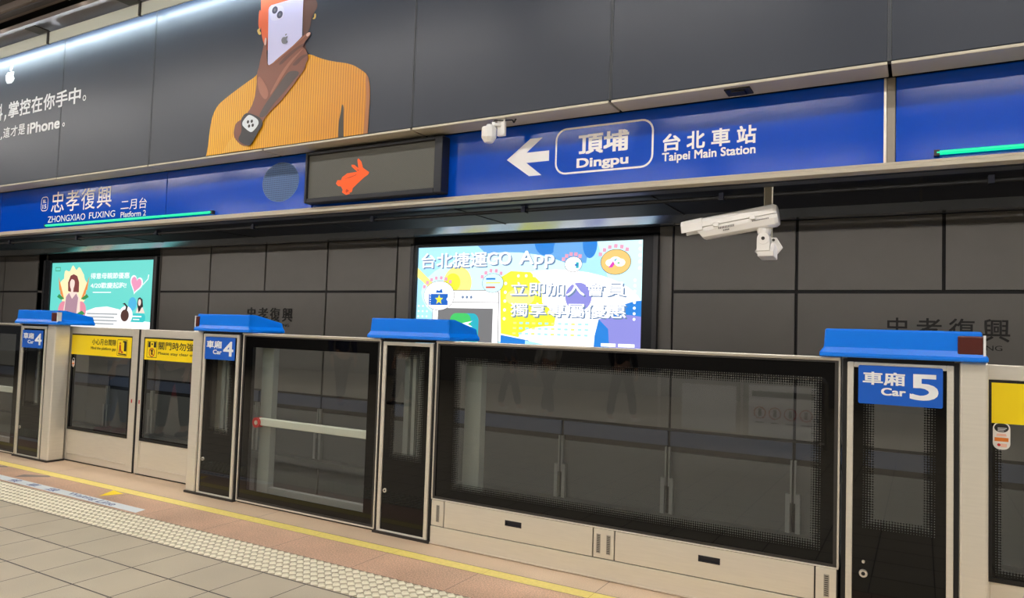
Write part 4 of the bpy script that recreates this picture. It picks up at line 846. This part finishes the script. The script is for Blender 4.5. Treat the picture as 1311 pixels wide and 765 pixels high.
# widest fixed screen with lockers below
def big_screen():
    x0, x1 = -2.912, -.362; y = F+.006
    t = thing('fixed_screen', 'widest fixed glass screen above steel locker panels', 'glass screen', ((x0+x1)/2, F, 0))
    MB().ring(x0, x1, .300, 1.372, .010, .010, .008, .010, y-.004, y+.06).build('frame', STEELB, t, .002)
    MB().ring(x0+.010, x1-.010, .308, 1.362, .016, .018, .014, .010, y, y+.06).build('gasket', DSTEEL, t)
    MB().box(x0+.0, x1-.0, y-.012, y+.07, 1.368, 1.381).build('top_rail', STEELB, t, .003)
    pane(x0+.026, x1-.028, .322, 1.352, y+.008, .125, .055, .058, .075, .055, t)
    MB().box(-2.735, -2.605, 4.20, 4.27, .36, 1.27).build('inner_post', GREYM, t, .004)
    MB().box(x0+.004, x1-.004, F+.014, 4.30, .02, .300).build('cabinet_body', BLACK, t)
    MB().box(x0+.004, x1-.004, F, F+.016, .012, .122).build('kick_panel', STEEL, t, .002)
    MB().box(x0+.0, x1-.0, F-.004, F+.02, .004, .013).build('bottom_lip', STEELB, t)
    def plate(a, b, slots):
        q = MB().box(a, b, F, F+.016, .128, .298).build('vent_plate', STEEL, t, .002)
        m = MB()
        for s_ in slots: m.box(s_-.013, s_+.013, F-.0025, F, .155, .268)
        m.build('slotted_vent', mat('vent_grey', (172, 168, 158), .4, .5), q, .002)
        m = MB()
        for s_ in slots:
            for k in range(10): m.box(s_-.009, s_+.009, F-.0032, F-.0024, .162+.0105*k, .1665+.0105*k)
        m.build('vent_slits', DSTEEL, q)
    plate(-2.904, -2.804, (-2.85,)); plate(-1.708, -1.578, (-1.676, -1.612)); plate(-.470, -.372, (-.418,))
    for a, b, hx, lab in ((-2.796, -1.716, -2.263, ''), (-1.570, -.478, -1.017, '')):
        m = MB(); h0, h1, k0, k1 = hx-.060, hx+.060, .215, .250
        m.box(a, h0, F, F+.016, .128, .298).box(h1, b, F, F+.016, .128, .298).box(h0, h1, F, F+.016, .128, k0).box(h0, h1, F, F+.016, k1, .298)
        d = m.build('locker_door', STEEL, t)
        MB().ring(h0, h1, k0, k1, .006, .006, .005, .009, F-.002, F+.012).box(h0, h1, F+.010, F+.014, k0, k1).build('recessed_handle', mat('dark_handle', (44, 44, 52), .4, .3), d)
    MB().box(x0+.10, x1-.06, 4.15, 4.28, 0, .02).build('base', BLACK, t)
big_screen()

# ------------------------------------------------------------------ surveillance camera on its pole
def cctv():
    Y = 4.345
    t = thing('surveillance_camera', 'white surveillance camera on a short pole hanging below the sign band', 'security camera', (-.775, Y, 2.02))
    MB().box(-.80, -.755, Y-.02, Y+.02, 2.0, 2.749).build('pole', mat('beige_pole', (178, 172, 152), .5, .2), t, .004)
    ax = Vector((-1, 0, -.150)).normalized(); up = Vector((-.150, 0, 1)).normalized()
    c0 = Vector((-.70, Y-.13, 2.157))                       # rear centre of the housing
    def P(u, v, w_): return c0 + ax*u + Vector((0,1,0))*v + up*w_
    def shell(us, prof, m=0):
        q = MB(); n = len(prof); vs = []
        for u, s_ in us: vs += [P(u, v*s_, w_*s_) for v, w_ in prof]
        fs = [tuple(range(n)), tuple(range((len(us)-1)*n, len(us)*n))[::-1]]
        for k in range(len(us)-1): fs += [(k*n+i, (k+1)*n+i, (k+1)*n+(i+1)%n, k*n+(i+1)%n) for i in range(n)]
        return q.add(vs, fs)
    low = [(-.050,.004),(-.050,-.020),(-.038,-.052),(-.020,-.062),(.020,-.062),(.038,-.052),(.050,-.020),(.050,.004)]
    upp = [(-.054,.006),(-.052,.035),(-.038,.056),(-.018,.064),(.018,.064),(.038,.056),(.052,.035),(.054,.006)]
    # lower body with a slanted front
    q = shell([(0,.86),(.018,1),(.44,1)], low)
    n = len(low)
    for i, (v, w_) in enumerate(low): q.v[2*n+i] = tuple(P(.455+w_*.55, v, w_))
    q.build('housing', HOUSING, t, .003)
    shell([(0,.86),(.018,1),(.44,1.0)], upp).build('hinged_lid', HOUSING, t, .003)
    vis = [(-.058,-.010),(-.056,.036),(-.041,.060),(-.019,.068),(.019,.068),(.041,.060),(.056,.036),(.058,-.010),(.053,-.010),(.050,.033),(.036,.055),(.017,.062),(-.017,.062),(-.036,.055),(-.050,.033),(-.053,-.010)]
    shell([(.415,1),(.54,.96)], vis).build('sunshield', HOUSING, t)
    MB().cyl(P(.30,0,-.02), P(.425,0,-.02), .03).build('lens', BLACK, t)
    for u in (.13, .335):
        MB().box(*[v for k in range(3) for v in (P(u,-.056,.004)[k]-(.016,.008,.012)[k], P(u,-.056,.004)[k]+(.016,.008,.012)[k])]).build('latch', HOUSING, t, .003)
    y = Y-.13-.0515
    for body, u0, u1, w0 in (('SAMSUNG', .335, .235, -.030), ('WHITE BOX', .14, .05, -.018)):
        pass
    # dark maker's lettering, too small to read, as a row of short strokes
    m = MB(); random.seed(3)
    for u0, u1, w_, h in ((.325,.235,-.024,.012),(.300,.27,-.038,.005),(.135,.045,-.018,.006)):
        u = u0
        while u > u1:
            l = .008; a_, b_ = P(u,0,w_), P(u-l*.7,0,w_+h)
            m.box(min(a_.x,b_.x), max(a_.x,b_.x), y-.0006, y+.004, min(a_.z,b_.z), max(a_.z,b_.z)); u -= l*1.15
    m.build('maker_lettering', INK, t)
    b = P(.105, 0, -.062)
    MB().cyl(b+Vector((.02,0,.002)), b+Vector((.018,0,-.03)), .040, .034, 14).build('pan_head', HOUSING, t, .004)
    MB().cyl((b.x+.02,b.y-.034,b.z-.055),(b.x+.02,b.y+.034,b.z-.055),.034,.034,18).box(b.x-.015,b.x+.055,b.y-.03,b.y+.03,b.z-.125,b.z-.05).build('tilt_knuckle', HOUSING, t, .005)
    MB().cyl((b.x+.02,b.y-.036,b.z-.055),(b.x+.02,b.y-.033,b.z-.055),.010,.010,12).build('knuckle_screw', DSTEEL, t)
    MB().prism_x([(b.y-.025,b.z-.125),(b.y-.02,b.z-.155),(Y-.02,b.z-.165),(Y-.02,b.z-.10),(b.y+.025,b.z-.075)], b.x-.012, b.x+.075).build('bracket_arm', HOUSING, t, .005)
    MB().prism_y([(-.845,1.965),(-.80,1.93),(-.735,1.93),(-.690,1.985),(-.725,2.045),(-.80,2.045)], Y-.035, Y-.02).build('wall_flange', HOUSING, t, .004)
    for x, z in ((-.80,1.95),(-.745,1.95),(-.74,2.03)): MB().cyl((x,Y-.04,z),(x,Y-.034,z),.008,.008,10).build('bolt', DSTEEL, t)
cctv()

# ------------------------------------------------------------------ people and furniture of the platform behind the camera, seen as reflections
def skin(name, verts, edges, radii, m, parent, lev=2, root=0, flat=None):
    me = bpy.data.meshes.new(name); org = ORG[parent.name]
    me.from_pydata(verts, edges, []); o = bpy.data.objects.new(name, me); COL.objects.link(o)
    sk = o.modifiers.new('s', 'SKIN'); sk.use_smooth_shade = True
    sb = o.modifiers.new('d', 'SUBSURF'); sb.levels = lev; sb.render_levels = lev
    for i, r in enumerate(radii):
        v = me.skin_vertices[0].data[i]; v.radius = r if isinstance(r, tuple) else (r, r); v.use_root = (i == root)
    dg = bpy.context.evaluated_depsgraph_get(); dg.update()
    nm = bpy.data.meshes.new_from_object(o.evaluated_get(dg)); bpy.data.objects.remove(o); bpy.data.meshes.remove(me)
    nm.name = name; nm.materials.clear(); nm.materials.append(m)
    o = bpy.data.objects.new(name, nm); COL.objects.link(o); o.parent = parent; ORG[o.name] = org
    return o
def person(loc, rot, label, top, legs, shoes, hair, skinc, step=.10, hgt=1.0):
    t = thing('person', label, 'person', (0,0,0)); ORG[t.name] = Vector((0,0,0))
    t.location = loc; t.rotation_euler = (0,0,rot); t.scale = (hgt,)*3
    def mm(c, r=.7): return mat('cloth_%d_%d_%d' % c, c, r)
    SK = mm(skinc, .5)
    V = [(0,0,.95),(0,.01,1.12),(0,.01,1.30),(0,.015,1.42),(0,0,1.50),(0,-.015,1.58),(0,-.02,1.66)]; E = [(i,i+1) for i in range(6)]
    R = [(.13,.10),(.115,.085),(.14,.09),(.10,.07),.05,(.068,.08),(.062,.075)]
    for sx in (-1, 1):
        b = len(V); st_ = step*sx
        V += [(sx*.09,0,.88),(sx*.095,-st_*.6,.50),(sx*.095,-st_,.10),(sx*.10,-st_-.10,.04)]; E += [(0,b),(b,b+1),(b+1,b+2),(b+2,b+3)]; R += [.085,.058,.042,.035]
        b = len(V)
        V += [(sx*.19,.01,1.40),(sx*.235,.02,1.13),(sx*.235,-.06,.90),(sx*.235,-.08,.82)]; E += [(3,b),(b,b+1),(b+1,b+2),(b+2,b+3)]; R += [.055,.042,.032,(.018,.034)]
        h = b+3
        for k, (dy, l) in enumerate(((-.03,.075),(-.01,.085),(.01,.08),(.028,.065))):
            b = len(V); V += [(sx*.235,-.08+dy,.78),(sx*.228,-.085+dy,.78-l*.5),(sx*.215,-.09+dy,.78-l)]; E += [(h,b),(b,b+1),(b+1,b+2)]; R += [.010,.009,.008]
        b = len(V); V += [(sx*.225,-.115,.80),(sx*.215,-.135,.765)]; E += [(h,b),(b,b+1)]; R += [.011,.009]
    body = skin('body', V, E, R, SK, t)
    hd = MB().sphere((0,-.10,1.62),.014,8).sphere((-.028,-.094,1.645),.010,8).sphere((.028,-.094,1.645),.010,8).box(-.022,.022,-.098,-.085,1.578,1.585)
    hd.build('face_features', mm((60,40,36)), t)
    skin('hair', [(0,.02,1.60),(0,.02,1.68),(0,-.01,1.735)], [(0,1),(1,2)], [(.078,.075),(.080,.085),(.06,.07)], mm(hair), t)
    V = [(0,0,.93),(0,.01,1.12),(0,.01,1.30),(0,.015,1.43)]; E = [(0,1),(1,2),(2,3)]; R = [(.155,.125),(.140,.110),(.160,.115),(.10,.075)]
    for sx in (-1, 1):
        b = len(V); V += [(sx*.19,.01,1.405),(sx*.237,.02,1.13),(sx*.237,-.055,.92)]; E += [(3,b),(b,b+1),(b+1,b+2)]; R += [.072,.058,.046]
    skin('top', V, E, R, mm(top), t)
    V = [(0,0,.93)]; E = []; R = [(.14,.115)]
    for sx in (-1, 1):
        st_ = step*sx; b = len(V); V += [(sx*.09,0,.84),(sx*.095,-st_*.6,.50),(sx*.097,-st_,.12)]; E += [(0,b),(b,b+1),(b+1,b+2)]; R += [.100,.076,.066]
    skin('trousers', V, E, R, mm(legs), t)
    for sx in (-1, 1):
        st_ = step*sx
        skin('shoe', [(sx*.097,-st_+.05,.045),(sx*.10,-st_-.06,.045),(sx*.105,-st_-.16,.035)], [(0,1),(1,2)], [(.042,.042),(.046,.044),(.038,.030)], mm(shoes), t)
    return t
person((-9.05, 2.86, 0), -2.6, 'person in pale shirt, blue jeans and pink shoes waiting left of the frame', (206,206,204), (92,126,170), (222,140,140), (40,34,32), (214,170,146))
person((-8.20, 2.66, 0), 2.9, 'person in tan jacket and black trousers waiting by the gate leaf', (214,180,128), (34,36,44), (24,24,26), (30,26,26), (206,160,134))
for i, (x, y, r, lab, a_, b_, c_) in enumerate((
    (-6.7,-3.6,1.3,'person in grey top walking past the stair rail, seen in the glass',(150,150,152),(44,46,54),(230,230,226)),
    (-5.6,-3.0,-1.2,'person in white top and dark trousers walking, seen in the glass',(224,222,216),(40,40,46),(200,196,190)),
    (-4.4,-3.4,.3,'person in black coat standing, seen in the widest glass screen',(40,40,44),(38,40,48),(236,232,226)),
    (-9.6,-2.2,2.0,'person in navy top striding, seen in the emergency door glass',(52,60,84),(58,58,62),(210,206,200)),
    (-8.6,-2.8,-1.8,'person in beige coat striding, seen in the emergency door glass',(196,176,148),(48,48,54),(60,52,48)))):
    person((x, y, 0), r, lab, a_, b_, c_, (36,30,28), (208,164,138), .20)
# stair balustrade with a safety notice
t = thing('stair_balustrade', 'steel railed balustrade with a white four pictogram notice reflected in the widest screen', 'balustrade', (-2.25, -2.3, 0))
MB().tube([(-3.4,-2.3,.02),(-3.4,-2.3,.90),(-3.35,-2.3,.97),(-1.15,-2.3,.97),(-1.1,-2.3,.90),(-1.1,-2.3,.02)],.025,10).tube([(-3.4,-2.3,.10),(-1.1,-2.3,.10)],.02).tube([(-2.2,-2.3,.10),(-2.2,-2.3,.97)],.02).build('rail', STEELB, t)
MB().box(-3.05,-2.28,-2.32,-2.29,.16,.80).build('white_panel', WHITE, t)
nb = MB().box(-2.10,-1.2,-2.32,-2.29,.14,.84).build('notice_panel', WHITE, t)
q = MB().box(-2.06,-1.24,-2.289,-2.288,.68,.76,0)
for k in range(4):
    x = -1.95+.2*k; n_ = 24; vs = [(x+.085*math.cos(2*math.pi*i/n_),-2.288,.46+.085*math.sin(2*math.pi*i/n_)) for i in range(n_)]+[(x+.068*math.cos(2*math.pi*i/n_),-2.288,.46+.068*math.sin(2*math.pi*i/n_)) for i in range(n_)]
    q.add(vs, [(i,(i+1)%n_,n_+(i+1)%n_,n_+i) for i in range(n_)], 1)
    q.box(x-.02,x+.02,-2.289,-2.287,.41,.51,0); q.box(x-.06,x+.06,-2.289,-2.287,.32,.335,0)
q.build('pictogram_print', [INK, RED], nb)
t = thing('floor_sign', 'red floor stand with a round prohibition sign reflected in the right gate leaf', 'floor sign', (-12.5, -.6, 0))
MB().box(-12.8,-12.2,-.62,-.57,.0,.50).box(-12.7,-12.3,-.75,-.45,0,.04).build('stand', RED, t)
MB().cyl((-12.5,-.56,.52),(-12.5,-.60,.52),.24,.24,28).build('round_sign', WHITE, t)
MB().circle(-12.5,.52,.23,.05,-.555,0).build('prohibition_ring', RED, t)
